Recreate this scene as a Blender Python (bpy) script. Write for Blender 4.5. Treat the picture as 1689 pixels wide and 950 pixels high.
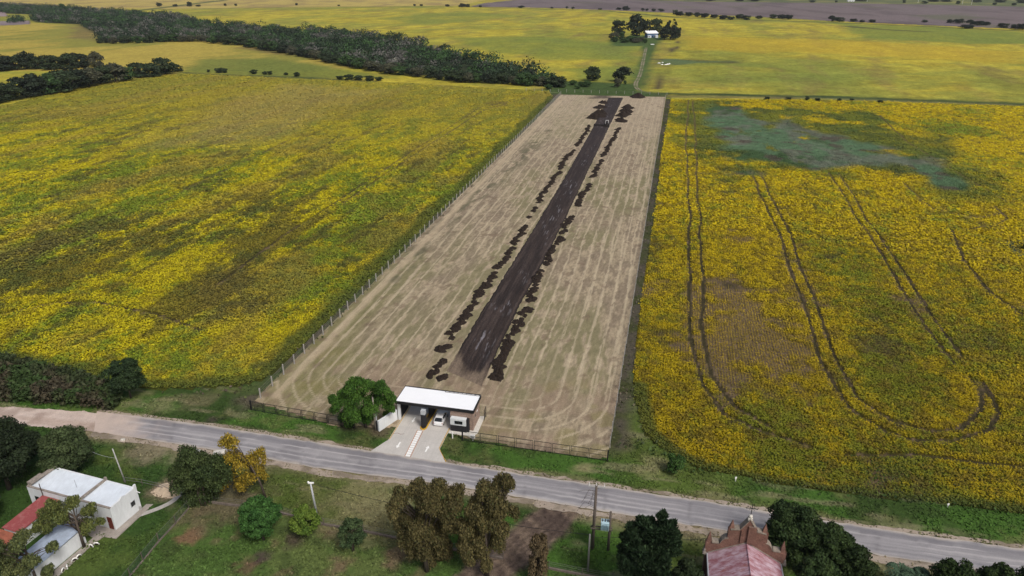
import bpy, math, random
import numpy as np
from mathutils import Vector, Matrix

for o in list(bpy.data.objects):
    bpy.data.objects.remove(o)
SC = bpy.context.scene
COL = SC.collection
R = math.radians

# ------------------------------------------------------------------ camera, sky, sun, exposure
PITCH = math.atan(518 / 1162)
CAM_H = 72.0
cd = bpy.data.cameras.new('camera')
cam = bpy.data.objects.new('camera', cd)
COL.objects.link(cam)
cam.location = (0, 0, CAM_H)
cam.rotation_euler = (R(90) - PITCH, 0, 0)
cd.sensor_width = 36.0
cd.lens = 1162 / 1689 * 36
cd.clip_start = 1.0
cd.clip_end = 20000
SC.camera = cam

SUN_EL, SUN_ROT = R(50), R(145)          # rotation measured clockwise from +Y
w = bpy.data.worlds.new('World')
SC.world = w
w.use_nodes = True
nt = w.node_tree
bg = nt.nodes['Background']
sky = nt.nodes.new('ShaderNodeTexSky')
sky.sky_type = 'NISHITA'
sky.sun_disc = False
sky.sun_elevation = SUN_EL
sky.sun_rotation = SUN_ROT
sky.air_density = 1.0
sky.dust_density = 6.0
sky.ozone_density = 1.0
nt.links.new(sky.outputs['Color'], bg.inputs['Color'])
bg.inputs['Strength'].default_value = 0.09
sl = bpy.data.lights.new('sun', 'SUN')
sl.energy = 1.8
sl.angle = R(15)
sl.color = (1.0, 0.975, 0.94)
sun = bpy.data.objects.new('sun', sl)
COL.objects.link(sun)
sdir = Vector((math.sin(SUN_ROT) * math.cos(SUN_EL), math.cos(SUN_ROT) * math.cos(SUN_EL), math.sin(SUN_EL)))
sun.rotation_euler = sdir.to_track_quat('Z', 'Y').to_euler()
sun.location = (60, -40, 120)
SC.view_settings.view_transform = 'Standard'
SC.view_settings.look = 'None'
SC.view_settings.gamma = 1.0
SC.view_settings.exposure = 0.22
SC.view_settings.use_curve_mapping = False

# ------------------------------------------------------------------ survey: where a point of the ground lies
def P(px, py, z=0.0):
    s, c = math.sin(PITCH), math.cos(PITCH)
    a, b = px - 844.5, -(py - 475.0)
    d = (a, 1162 * c + b * s, -1162 * s + b * c)
    t = (z - CAM_H) / d[2]
    return (d[0] * t, d[1] * t)

def depth(x, y, z=0.0):
    return y * math.cos(PITCH) - (z - CAM_H) * math.sin(PITCH)

def hgt(px, by, ty):
    x, y = P(px, by)
    lo, hi = 0.0, 60.0
    s, c = math.sin(PITCH), math.cos(PITCH)
    for _ in range(40):
        m = (lo + hi) / 2
        d = y * c - (m - CAM_H) * s
        u = y * s + (m - CAM_H) * c
        if 475 - 1162 * u / d > ty: lo = m
        else: hi = m
    return lo

def PP(pts, z=0.0):
    return [P(a, b, z) for a, b in pts]

VANG = math.atan2(math.cos(R(12.65)), math.sin(R(12.65)))
VV = np.array((math.sin(R(12.65)), math.cos(R(12.65))))      # along the strip, away from the road
UU = np.array((VV[1], -VV[0]))                                 # across it

# ------------------------------------------------------------------ numpy noise
def _h(ix, iy, seed):
    n = (ix.astype(np.int64) * 374761393 + iy.astype(np.int64) * 668265263 + seed * 974634777) & 0xFFFFFFFF
    n = ((n ^ (n >> 13)) * 1274126177) & 0xFFFFFFFF
    n = (n ^ (n >> 16)) & 0xFFFFFFFF
    return n / 4294967295.0

def vnoise(x, y, seed=0):
    ix, iy = np.floor(x), np.floor(y)
    fx, fy = x - ix, y - iy
    fx = fx * fx * (3 - 2 * fx); fy = fy * fy * (3 - 2 * fy)
    a = _h(ix, iy, seed); b = _h(ix + 1, iy, seed); c = _h(ix, iy + 1, seed); d = _h(ix + 1, iy + 1, seed)
    return (a + (b - a) * fx) * (1 - fy) + (c + (d - c) * fx) * fy

def fbm(x, y, scale, octv=4, seed=0, gain=0.55):
    t = np.zeros_like(x); amp = 1.0; tot = 0.0
    x = x / scale; y = y / scale
    for k in range(octv):
        t += amp * vnoise(x, y, seed + k * 17); tot += amp; amp *= gain
        x, y = (x * 0.8 - y * 0.6) * 2.03 + 3.7, (x * 0.6 + y * 0.8) * 2.03 + 1.9
    return t / tot

def sst(a, b, x):
    t = np.clip((x - a) / (b - a), 0, 1)
    return t * t * (3 - 2 * t)

def uv(x, y):
    return x * UU[0] + y * UU[1], x * VV[0] + y * VV[1]

def seg_dist(x, y, pts, closed=False):
    d = np.full(x.shape, 1e9)
    n = len(pts)
    for i in range(n if closed else n - 1):
        ax, ay = pts[i]; bx, by = pts[(i + 1) % n]
        dx, dy = bx - ax, by - ay
        L = dx * dx + dy * dy + 1e-9
        t = np.clip(((x - ax) * dx + (y - ay) * dy) / L, 0, 1)
        d = np.minimum(d, np.hypot(x - ax - t * dx, y - ay - t * dy))
    return d

def inside(x, y, pts):
    c = np.zeros(x.shape, bool)
    n = len(pts)
    for i in range(n):
        ax, ay = pts[i]; bx, by = pts[i - 1]
        if ay == by: continue
        k = ((ay > y) != (by > y)) & (x < (bx - ax) * (y - ay) / (by - ay) + ax)
        c ^= k
    return c

def pmask(x, y, pts, soft=1.0, noise=0.0, nsc=4.0, seed=5):
    """soft mask of a polygon with a ragged outline"""
    xs = [p[0] for p in pts]; ys = [p[1] for p in pts]
    m = soft + noise + 1
    k = (x > min(xs) - m) & (x < max(xs) + m) & (y > min(ys) - m) & (y < max(ys) + m)
    out = np.zeros(x.shape)
    if k.any():
        xx, yy = x[k], y[k]
        d = seg_dist(xx, yy, pts, True) * np.where(inside(xx, yy, pts), 1, -1)
        if noise: d = d + (fbm(xx, yy, nsc, 3, seed) - 0.5) * 2 * noise
        out[k] = sst(-soft, soft, d)
    return out

def lmask(x, y, pts, wid, soft, noise=0.0, nsc=3.0, seed=9):
    xs = [p[0] for p in pts]; ys = [p[1] for p in pts]
    m = wid + soft + noise + 1
    k = (x > min(xs) - m) & (x < max(xs) + m) & (y > min(ys) - m) & (y < max(ys) + m)
    out = np.zeros(x.shape)
    if k.any():
        xx, yy = x[k], y[k]
        d = seg_dist(xx, yy, pts)
        if noise: d = d + (fbm(xx, yy, nsc, 2, seed) - 0.5) * 2 * noise
        out[k] = 1 - sst(wid - soft, wid + soft, d)
    return out

def mix(a, b, t):
    return a + (np.asarray(b) - a) * t[:, None]

def blank(x, c):
    return np.tile(np.array(c, float), (len(x), 1))

# ------------------------------------------------------------------ materials
MATS = {}
def mat(name, col=(0.5, 0.5, 0.5), attr=False, rough=0.85, spec=0.25, metal=0.0, n=(), bump=None, wave=None, brick=None, rust=None, space='world'):
    """n: list of (scale, amount, stretch vector) multiplied into the colour; bump: (scale, strength, distance)"""
    if name in MATS: return MATS[name]
    m = bpy.data.materials.new(name); m.use_nodes = True
    t = m.node_tree; N = t.nodes; L = t.links
    b = N['Principled BSDF']
    b.inputs['Roughness'].default_value = rough
    b.inputs['Specular IOR Level'].default_value = spec
    b.inputs['Metallic'].default_value = metal
    if space == 'world':
        co = N.new('ShaderNodeNewGeometry').outputs['Position']
    else:
        co = N.new('ShaderNodeTexCoord').outputs['Object']
    def mapped(vec, rot=0.0):
        mp = N.new('ShaderNodeMapping')
        mp.vector_type = 'TEXTURE' if False else 'POINT'
        mp.inputs['Scale'].default_value = vec
        rt = N.new('ShaderNodeVectorRotate'); rt.rotation_type = 'Z_AXIS'
        rt.inputs['Angle'].default_value = rot
        L.new(co, rt.inputs['Vector'])
        L.new(rt.outputs['Vector'], mp.inputs['Vector'])
        return mp.outputs['Vector']
    if attr:
        a = N.new('ShaderNodeAttribute'); a.attribute_name = 'Col'; cur = a.outputs['Color']
    else:
        rgb = N.new('ShaderNodeRGB'); rgb.outputs[0].default_value = (*col, 1); cur = rgb.outputs[0]
    if brick:
        bt = N.new('ShaderNodeTexBrick')
        bt.inputs['Color1'].default_value = (*brick[0], 1); bt.inputs['Color2'].default_value = (*brick[1], 1)
        bt.inputs['Mortar'].default_value = (*brick[2], 1)
        bt.inputs['Scale'].default_value = 1.0
        bt.inputs['Brick Width'].default_value = brick[3]; bt.inputs['Row Height'].default_value = brick[4]
        bt.inputs['Mortar Size'].default_value = brick[5]
        sx = N.new('ShaderNodeSeparateXYZ'); L.new(co, sx.inputs[0])
        ad = N.new('ShaderNodeMath'); L.new(sx.outputs[0], ad.inputs[0]); L.new(sx.outputs[1], ad.inputs[1])
        cb = N.new('ShaderNodeCombineXYZ'); L.new(ad.outputs[0], cb.inputs[0]); L.new(sx.outputs[2], cb.inputs[1])
        L.new(cb.outputs[0], bt.inputs['Vector']); cur = bt.outputs['Color']
    if rust:
        for (rc, sc, st, lo, hi) in rust:
            nz = N.new('ShaderNodeTexNoise'); nz.inputs['Scale'].default_value = sc; nz.inputs['Detail'].default_value = 5
            nz.inputs['Roughness'].default_value = 0.65
            L.new(mapped(st), nz.inputs['Vector'])
            mr = N.new('ShaderNodeMapRange'); mr.inputs[1].default_value = lo; mr.inputs[2].default_value = hi
            L.new(nz.outputs['Fac'], mr.inputs[0])
            mx = N.new('ShaderNodeMix'); mx.data_type = 'RGBA'
            L.new(mr.outputs[0], mx.inputs[0]); L.new(cur, mx.inputs[6]); mx.inputs[7].default_value = (*rc, 1)
            cur = mx.outputs[2]
    for (sc, am, st) in n:
        nz = N.new('ShaderNodeTexNoise'); nz.inputs['Scale'].default_value = sc; nz.inputs['Detail'].default_value = 4
        nz.inputs['Roughness'].default_value = 0.6
        L.new(mapped(st[:3], st[3] if len(st) > 3 else 0.0), nz.inputs['Vector'])
        mr = N.new('ShaderNodeMapRange')
        mr.inputs[1].default_value = 0.28; mr.inputs[2].default_value = 0.72
        mr.inputs[3].default_value = 1 - am; mr.inputs[4].default_value = 1 + am
        L.new(nz.outputs['Fac'], mr.inputs[0])
        mx = N.new('ShaderNodeVectorMath'); mx.operation = 'SCALE'
        L.new(cur, mx.inputs[0]); L.new(mr.outputs[0], mx.inputs['Scale']); cur = mx.outputs[0]
    L.new(cur, b.inputs['Base Color'])
    last = None
    if bump:
        nz = N.new('ShaderNodeTexNoise'); nz.inputs['Scale'].default_value = bump[0]; nz.inputs['Detail'].default_value = 5
        L.new(co, nz.inputs['Vector'])
        bp = N.new('ShaderNodeBump'); bp.inputs['Strength'].default_value = bump[1]; bp.inputs['Distance'].default_value = bump[2]
        L.new(nz.outputs['Fac'], bp.inputs['Height']); last = bp
    if wave:                                   # corrugation: (scale, strength, distance, axis)
        wv = N.new('ShaderNodeTexWave'); wv.bands_direction = wave[3]; wv.inputs['Scale'].default_value = wave[0]
        L.new(co, wv.inputs['Vector'])
        bp = N.new('ShaderNodeBump'); bp.inputs['Strength'].default_value = wave[1]; bp.inputs['Distance'].default_value = wave[2]
        L.new(wv.outputs['Fac'], bp.inputs['Height'])
        if last: L.new(last.outputs[0], bp.inputs['Normal'])
        last = bp
    if last: L.new(last.outputs[0], b.inputs['Normal'])
    MATS[name] = m
    return m

ROTV = R(12.65)
# (rotating the position by +12.65 deg about Z brings the strip direction onto +Y)
M_GRASS = mat('grass_ground', attr=True, rough=0.95, spec=0.1, n=[(1.6, 0.30, (1, 1, 1)), (9.0, 0.28, (1, 1, 1))], bump=(6, 0.6, 0.15))
M_STRIP = mat('mown_stubble', attr=True, rough=0.95, spec=0.1, n=[(1.3, 0.14, (1, 0.25, 1, ROTV)), (4.0, 0.18, (1, .7, 1, ROTV)), (9.0, 0.26, (1, 0.5, 1, ROTV))], bump=(5, 0.6, 0.12))
M_CROPG = mat('crop_ground', attr=True, rough=0.95, spec=0.1, n=[(0.9, 0.16, (1, 0.5, 1, ROTV)), (4.0, 0.30, (1, 1, 1))], bump=(3, 0.8, 0.3))
M_FAR = mat('far_crops', attr=True, rough=0.95, spec=0.1, n=[(0.05, 0.10, (1, 0.6, 1, ROTV)), (0.25, 0.26, (1, .7, 1, ROTV)), (0.9, 0.28, (1, 1, 1))])
M_ROAD = mat('worn_asphalt', attr=True, rough=0.9, spec=0.2, n=[(0.7, 0.05, (1, 1, 1)), (8, 0.10, (1, 1, 1))], bump=(20, 0.3, 0.02))
M_DIRT = mat('dusty_dirt', attr=True, rough=0.95, spec=0.1, n=[(0.8, 0.10, (1, 1, 1)), (5, 0.18, (1, 1, 1))], bump=(6, 0.6, 0.08))
M_SOIL = mat('black_soil', attr=True, rough=0.9, spec=0.15, n=[(1.2, 0.22, (1, 0.12, 1, ROTV)), (4.0, 0.30, (1, 0.3, 1, ROTV)), (9, 0.3, (1, 1, 1))], bump=(4, 0.9, 0.2))
M_HEAP = mat('heaped_soil', (0.027, 0.020, 0.016), rough=0.95, spec=0.1, n=[(3, 0.45, (1, 1, 1))], bump=(5, 1.0, 0.2))
M_LEAF = mat('leaf_cards', attr=True, rough=0.75, spec=0.15)
M_BARK = mat('bark', (0.075, 0.060, 0.048), rough=0.95, n=[(3, 0.4, (1, 1, 0.2))], bump=(8, 0.8, 0.05))
M_WHITE = mat('white_plaster', (0.66, 0.69, 0.71), rough=0.9, n=[(0.6, 0.09, (1, 1, 0.5)), (4, 0.06, (1, 1, 0.2))], bump=(10, 0.2, 0.02))
M_ROOFW = mat('white_roof_coat', (0.62, 0.68, 0.74), rough=0.7, n=[(0.5, 0.10, (1, 1, 1)), (2.5, 0.06, (1, 0.3, 1))])
M_PARA = mat('weathered_coping', (0.26, 0.23, 0.20), rough=0.95, n=[(3, 0.35, (1, 1, 1))])
M_ROOFG = mat('bright_sheet_roof', (0.86, 0.88, 0.90), rough=0.5, n=[(0.4, 0.03, (1, 1, 1))], space='object')
M_BLACK = mat('black_metal', (0.012, 0.012, 0.014), rough=0.55, spec=0.4, n=[(6, 0.2, (1, 1, 1))])
M_DARK = mat('dark_cladding', (0.022, 0.022, 0.025), rough=0.7, n=[(3, 0.2, (1, 1, 1))])
M_CONC = mat('pale_concrete', (0.48, 0.46, 0.43), rough=0.9, n=[(0.5, 0.07, (1, 1, 1)), (4, 0.06, (1, 1, 1)), (0.9, 0.05, (3, 0.2, 1, ROTV))], bump=(12, 0.2, 0.02))
M_CONC2 = mat('grey_concrete', (0.36, 0.36, 0.35), rough=0.9, n=[(2, 0.15, (1, 1, 1))], bump=(10, 0.3, 0.02))
M_PATH = mat('worn_paving', (0.30, 0.27, 0.24), rough=0.95, n=[(0.8, 0.18, (1, 1, 1)), (4, 0.15, (1, 1, 1))])
M_PAINTW = mat('white_paint', (0.80, 0.80, 0.78), rough=0.8, n=[(5, 0.08, (1, 1, 1))])
M_PAINTY = mat('yellow_paint', (0.50, 0.30, 0.03), rough=0.8, n=[(3, 0.25, (1, 1, 1))])
M_PAINTR = mat('faded_red_paint', (0.42, 0.18, 0.09), rough=0.8, n=[(3, 0.25, (1, 1, 1))])
M_BRICKW = mat('wall_brick', brick=((0.20, 0.115, 0.085), (0.30, 0.19, 0.14), (0.38, 0.34, 0.30), 0.28, 0.09, 0.012), n=[(1.2, 0.2, (1, 1, 1)), (6, 0.2, (1, 1, 1))], space='object')
M_BRICKC = mat('old_red_brick', brick=((0.145, 0.062, 0.045), (0.185, 0.088, 0.066), (0.18, 0.125, 0.10), 0.26, 0.075, 0.012), n=[(0.9, 0.3, (1, 1, 1)), (5, 0.3, (1, 1, 1))], space='object')
M_ROOFC = mat('pink_rusty_sheets', (0.29, 0.115, 0.135), rough=0.7, spec=0.3,
              rust=[((0.52, 0.40, 0.46), 1.0, (0.5, 1.6, 1), 0.40, 0.64), ((0.33, 0.10, 0.07), 0.8, (0.6, 1.5, 1), 0.58, 0.74), ((0.17, 0.05, 0.065), 3.0, (0.3, 3, 1), 0.55, 0.75)],
              wave=(4.0, 0.6, 0.03, 'Y'), space='object')
M_RED = mat('faded_red_sheets', (0.29, 0.075, 0.075), rough=0.75, rust=[((0.40, 0.17, 0.16), 1.1, (1, 1, 1), 0.5, 0.7), ((0.28, 0.05, 0.05), 3, (1, 1, 1), 0.5, 0.7)], wave=(5, 0.5, 0.03, 'X'), space='object')
M_ORANGE = mat('rusty_orange_sheets', (0.30, 0.10, 0.06), rough=0.85, n=[(2, 0.3, (1, 1, 1))], wave=(5, 0.5, 0.03, 'X'), space='object')
M_BLUESH = mat('pale_blue_sheets', (0.38, 0.45, 0.56), rough=0.6, n=[(1.5, 0.2, (1, 1, 1))], wave=(5, 0.5, 0.03, 'X'), space='object')
M_GLASS = mat('dark_glass', (0.012, 0.015, 0.018), rough=0.08, spec=0.6)
M_CAR = mat('white_car_paint', (0.80, 0.81, 0.82), rough=0.22, spec=0.5)
M_TYRE = mat('tyre_rubber', (0.015, 0.015, 0.015), rough=0.9)
M_RIM = mat('wheel_alloy', (0.35, 0.35, 0.36), rough=0.4, metal=0.7)
M_LAMP = mat('red_lens', (0.30, 0.01, 0.01), rough=0.3, spec=0.5)
M_LAMPW = mat('clear_lens', (0.55, 0.56, 0.58), rough=0.2, spec=0.6)
M_WOODP = mat('grey_old_wood', (0.115, 0.095, 0.08), rough=0.95, n=[(3, 0.3, (1, 1, 0.1))])
M_DOOR = mat('dark_red_door', (0.11, 0.022, 0.014), rough=0.7)
M_TRAFO = mat('pale_blue_enamel', (0.40, 0.56, 0.62), rough=0.6, n=[(4, 0.15, (1, 1, 1))])
M_STEEL = mat('galvanised_steel', (0.42, 0.44, 0.46), rough=0.6, metal=0.3)
M_WIRE = mat('fence_wire', (0.16, 0.16, 0.155), rough=0.8)
M_SAND = mat('sand', (0.50, 0.40, 0.29), rough=0.95, n=[(2, 0.12, (1, 1, 1))], bump=(9, 0.6, 0.05))
M_LIME = mat('pale_rubble', (0.55, 0.53, 0.48), rough=0.95, n=[(3, 0.15, (1, 1, 1))], bump=(6, 0.6, 0.08))
M_BLUE = mat('blue_wall', (0.12, 0.20, 0.36), rough=0.8, n=[(1, 0.1, (1, 1, 1))])
M_TRACTOR = mat('dusty_dark_paint', (0.035, 0.030, 0.028), rough=0.6)
M_CREAM = mat('cream_wall', (0.55, 0.52, 0.46), rough=0.9)
M_HEDGE = mat('slab_brown', (0.2, 0.13, 0.1), rough=0.9)

# ------------------------------------------------------------------ object helpers
def tag(o, label=None, cat=None, group=None, kind=None):
    if label: o['label'] = label
    if cat: o['category'] = cat
    if group: o['group'] = group
    if kind: o['kind'] = kind
    return o

def empty(name, loc=(0, 0, 0), rz=0.0, label=None, cat=None, group=None):
    o = bpy.data.objects.new(name, None)
    o.empty_display_size = 0.3
    COL.objects.link(o)
    o.location = loc if len(loc) == 3 else (*loc, 0)
    o.rotation_euler = (0, 0, rz)
    return tag(o, label, cat, group)

def link(name, me, m=None, parent=None):
    o = bpy.data.objects.new(name, me)
    COL.objects.link(o)
    if m is not None and not me.materials: me.materials.append(m)
    if parent is not None: o.parent = parent
    return o

class MB:
    """collects boxes, prisms and tubes into one mesh"""
    def __init__(s): s.v = []; s.f = []
    def add(s, vs, fs):
        k = len(s.v); s.v += [tuple(map(float, q)) for q in vs]; s.f += [tuple(i + k for i in f) for f in fs]; return s
    def box(s, x0, x1, y0, y1, z0, z1, rz=0.0, about=(0, 0)):
        vs = [(x0, y0, z0), (x1, y0, z0), (x1, y1, z0), (x0, y1, z0), (x0, y0, z1), (x1, y0, z1), (x1, y1, z1), (x0, y1, z1)]
        if rz:
            c, n = math.cos(rz), math.sin(rz)
            vs = [(about[0] + (x - about[0]) * c - (y - about[1]) * n, about[1] + (x - about[0]) * n + (y - about[1]) * c, z) for x, y, z in vs]
        return s.add(vs, [(3, 2, 1, 0), (4, 5, 6, 7), (0, 1, 5, 4), (1, 2, 6, 5), (2, 3, 7, 6), (3, 0, 4, 7)])
    def prism(s, poly, z0, z1):
        n = len(poly)
        if sum(poly[i - 1][0] * poly[i][1] - poly[i][0] * poly[i - 1][1] for i in range(n)) < 0: poly = poly[::-1]
        return s.add([(x, y, z0) for x, y in poly] + [(x, y, z1) for x, y in poly],
                     [tuple(range(n))[::-1], tuple(range(n, 2 * n))] + [(i, (i + 1) % n, n + (i + 1) % n, n + i) for i in range(n)])
    def slab(s, top, th):
        """polygon of 3-D points given thickness downwards"""
        n = len(top)
        return s.add(list(top) + [(x, y, z - th) for x, y, z in top],
                     [tuple(range(n)), tuple(range(n, 2 * n))[::-1]] + [(i, n + i, n + (i + 1) % n, (i + 1) % n) for i in range(n)])
    def wallpoly(s, poly, y0, y1):
        """polygon in x-z given thickness in y"""
        n = len(poly)
        return s.add([(x, y0, z) for x, z in poly] + [(x, y1, z) for x, z in poly],
                     [tuple(range(n)), tuple(range(n, 2 * n))[::-1]] + [(i, n + i, n + (i + 1) % n, (i + 1) % n) for i in range(n)])
    def tube(s, pts, r, n=6, cap=True):
        pts = [Vector(p) for p in pts]
        rs = r if isinstance(r, (list, tuple)) else [r] * len(pts)
        k = len(s.v)
        for i, p in enumerate(pts):
            d = (pts[min(i + 1, len(pts) - 1)] - pts[max(i - 1, 0)]).normalized()
            a = d.orthogonal().normalized() if abs(d.z) < 0.9 else d.cross(Vector((0, 1, 0))).normalized()
            b = d.cross(a)
            for j in range(n):
                t = 2 * math.pi * j / n
                s.v.append(tuple(p + (a * math.cos(t) + b * math.sin(t)) * rs[i]))
        for i in range(len(pts) - 1):
            for j in range(n):
                s.f.append((k + i * n + j, k + i * n + (j + 1) % n, k + (i + 1) * n + (j + 1) % n, k + (i + 1) * n + j))
        if cap:
            s.f.append(tuple(k + j for j in range(n))[::-1]); s.f.append(tuple(k + (len(pts) - 1) * n + j for j in range(n)))
        return s
    def ball(s, c, r, sq=(1, 1, 1), n=8, m=6):
        k = len(s.v)
        for i in range(m + 1):
            a = math.pi * i / m
            for j in range(n):
                t = 2 * math.pi * j / n
                s.v.append((c[0] + r * sq[0] * math.sin(a) * math.cos(t), c[1] + r * sq[1] * math.sin(a) * math.sin(t), c[2] + r * sq[2] * math.cos(a)))
        for i in range(m):
            for j in range(n):
                s.f.append((k + i * n + j, k + (i + 1) * n + j, k + (i + 1) * n + (j + 1) % n, k + i * n + (j + 1) % n))
        return s
    def mesh(s, name):
        me = bpy.data.meshes.new(name); me.from_pydata(s.v, [], s.f); me.update(); return me
    def build(s, name, m, parent=None, smooth=False, bevel=0.0):
        me = s.mesh(name)
        if smooth: me.polygons.foreach_set('use_smooth', [True] * len(me.polygons))
        o = link(name, me, m, parent)
        if bevel:
            b = o.modifiers.new('bevel', 'BEVEL'); b.width = bevel; b.segments = 2; b.limit_method = 'ANGLE'
        return o

def np_mesh(name, verts, quads, fcol=None, vcol=None):
    me = bpy.data.meshes.new(name)
    nv, nf = len(verts), len(quads)
    me.vertices.add(nv); me.vertices.foreach_set('co', np.ascontiguousarray(verts, np.float32).ravel())
    k = quads.shape[1]
    me.loops.add(nf * k); me.loops.foreach_set('vertex_index', np.ascontiguousarray(quads, np.int32).ravel())
    me.polygons.add(nf)
    me.polygons.foreach_set('loop_start', np.arange(0, nf * k, k, dtype=np.int32))
    me.polygons.foreach_set('loop_total', np.full(nf, k, np.int32))
    me.update(calc_edges=True)
    c, dom = (fcol, 'FACE') if fcol is not None else (vcol, 'POINT')
    if c is not None:
        a = me.attributes.new('Col', 'FLOAT_COLOR', dom)
        cc = np.ones((len(c), 4), np.float32); cc[:, :3] = np.clip(c, 0, 1)
        a.data.foreach_set('color', cc.ravel())
    return me

def leaf_mesh(name, Pos, Nrm, size, cols, elong=1.6, axis=None, rng=None, jit=0.22):
    """one diamond-shaped leaf clump per point"""
    rng = rng or np.random.default_rng(1)
    n = len(Pos)
    Nrm = Nrm / (np.linalg.norm(Nrm, axis=1, keepdims=True) + 1e-9)
    a = rng.normal(size=(n, 3)) if axis is None else axis + rng.normal(size=(n, 3)) * 0.25
    a -= Nrm * (a * Nrm).sum(1, keepdims=True)
    a /= np.linalg.norm(a, axis=1, keepdims=True) + 1e-9
    b = np.cross(Nrm, a)
    s = np.asarray(size).reshape(-1, 1) * np.ones((n, 1))
    la = s * elong * 0.5; lb = s * 0.5
    k = rng.uniform(-0.25, 0.25, (n, 1))
    V = np.stack([Pos + a * la, Pos + b * lb + a * la * k, Pos - a * la, Pos - b * lb + a * la * k], 1).reshape(-1, 3)
    Q = np.arange(4 * n).reshape(n, 4)
    c = cols * (1 + rng.normal(size=(n, 1)) * jit).clip(0.4, 1.7)
    return np_mesh(name, V, Q, fcol=c)

def gsheet(name, poly, cell, z, colfn, m, kind='structure', thick=None):
    """a sheet of fine cells laid over a polygon, rows along the strip direction, painted by colfn(x, y)"""
    pu = np.array([(p[0] * UU[0] + p[1] * UU[1], p[0] * VV[0] + p[1] * VV[1]) for p in poly])
    cu, cv = cell if isinstance(cell, tuple) else (cell, cell)
    us = np.arange(pu[:, 0].min() - cu, pu[:, 0].max() + cu, cu)
    vs = np.arange(pu[:, 1].min() - cv, pu[:, 1].max() + cv, cv)
    gu, gv = np.meshgrid(us, vs)
    x = (gu * UU[0] + gv * VV[0]).ravel(); y = (gu * UU[1] + gv * VV[1]).ravel()
    nu, nv = len(us), len(vs)
    idx = np.arange(nu * nv).reshape(nv, nu)
    q = np.stack([idx[:-1, :-1], idx[:-1, 1:], idx[1:, 1:], idx[1:, :-1]], -1).reshape(-1, 4)
    cx = x[q].mean(1); cy = y[q].mean(1)
    q = q[inside(cx, cy, poly)]
    used = np.unique(q)
    rm = np.full(nu * nv, -1); rm[used] = np.arange(len(used))
    q = rm[q]; x = x[used]; y = y[used]
    me = np_mesh(name, np.stack([x, y, np.full(len(x), z)], 1), q, vcol=colfn(x, y))
    o = link(name, me, m)
    return tag(o, kind=kind)

def resample(pts, step):
    out = [np.array(pts[0], float)]
    for a, b in zip(pts[:-1], pts[1:]):
        a = np.array(a, float); b = np.array(b, float); L = np.linalg.norm(b - a)
        k = max(1, int(round(L / step)))
        out += [a + (b - a) * (i + 1) / k for i in range(k)]
    return np.array(out)

def smooth_line(pts, it=2):
    for _ in range(it):
        q = [pts[0]]
        for a, b in zip(pts[:-1], pts[1:]):
            q += [(a[0] * .75 + b[0] * .25, a[1] * .75 + b[1] * .25), (a[0] * .25 + b[0] * .75, a[1] * .25 + b[1] * .75)]
        pts = q + [pts[-1]]
    return pts

# ------------------------------------------------------------------ outlines of the place (ground metres)
F_L0, F_L1 = P(430, 656.6), P(925, 156)          # left strip fence
F_R0, F_R1 = P(1003, 757), P(1098, 160)          # right strip fence
STRIP = [P(418, 662), (F_L1[0], F_L1[1]), F_R1, F_R0, P(880, 741), P(790, 727), P(765, 722), P(740, 712), P(680, 706), P(548, 702)]
LEFT = PP([(-160, 560), (0, 590), (110, 612), (190, 634), (255, 642), (330, 640), (400, 636), (440, 624), (520, 552), (640, 436), (760, 318), (860, 216), (912, 160), (905, 150), (640, 136), (300, 121), (150, 140), (0, 175), (-160, 205)])
RIGHT = PP([(1107, 164), (1090, 260), (1078, 370), (1060, 480), (1050, 560), (1045, 650), (1062, 715), (1095, 742), (1150, 772), (1240, 790), (1350, 808), (1560, 832), (1689, 850), (1900, 880), (1900, 190), (1689, 175), (1340, 164)])
ROAD_T = PP([(160, 679), (250, 690), (346, 702), (438, 717), (609, 744), (738, 764), (940, 794), (1160, 827), (1358, 859), (1536, 885), (1689, 906), (1900, 936)])
ROAD_B = PP([(155, 712), (280, 731), (353, 743), (451, 759), (543, 776), (698, 794), (844, 818), (972, 840), (1160, 870), (1300, 892), (1435, 914), (1689, 952), (1900, 985)])
DIRT_T = PP([(-200, 662), (0, 671), (100, 676), (205, 685)])
DIRT_B = PP([(-200, 694), (0, 698), (90, 706), (170, 714)])

# ------------------------------------------------------------------ ground
GREEN = (0.050, 0.108, 0.018)
def far_ground(x, y):
    c = blank(x, (0.10, 0.12, 0.03))
    t = fbm(x, y, 90, 4, 3)
    return mix(c, (0.22, 0.18, 0.03), sst(0.4, 0.65, t))
xs = np.linspace(-7000, 7000, 120); ys = np.linspace(-400, 12000, 110)
gx, gy = np.meshgrid(xs, ys); idx = np.arange(gx.size).reshape(gx.shape)
q = np.stack([idx[:-1, :-1], idx[:-1, 1:], idx[1:, 1:], idx[1:, :-1]], -1).reshape(-1, 4)
g = link('ground', np_mesh('ground', np.stack([gx.ravel(), gy.ravel(), np.full(gx.size, -0.15)], 1), q, vcol=far_ground(gx.ravel(), gy.ravel())), M_FAR)
tag(g, kind='structure')

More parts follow.
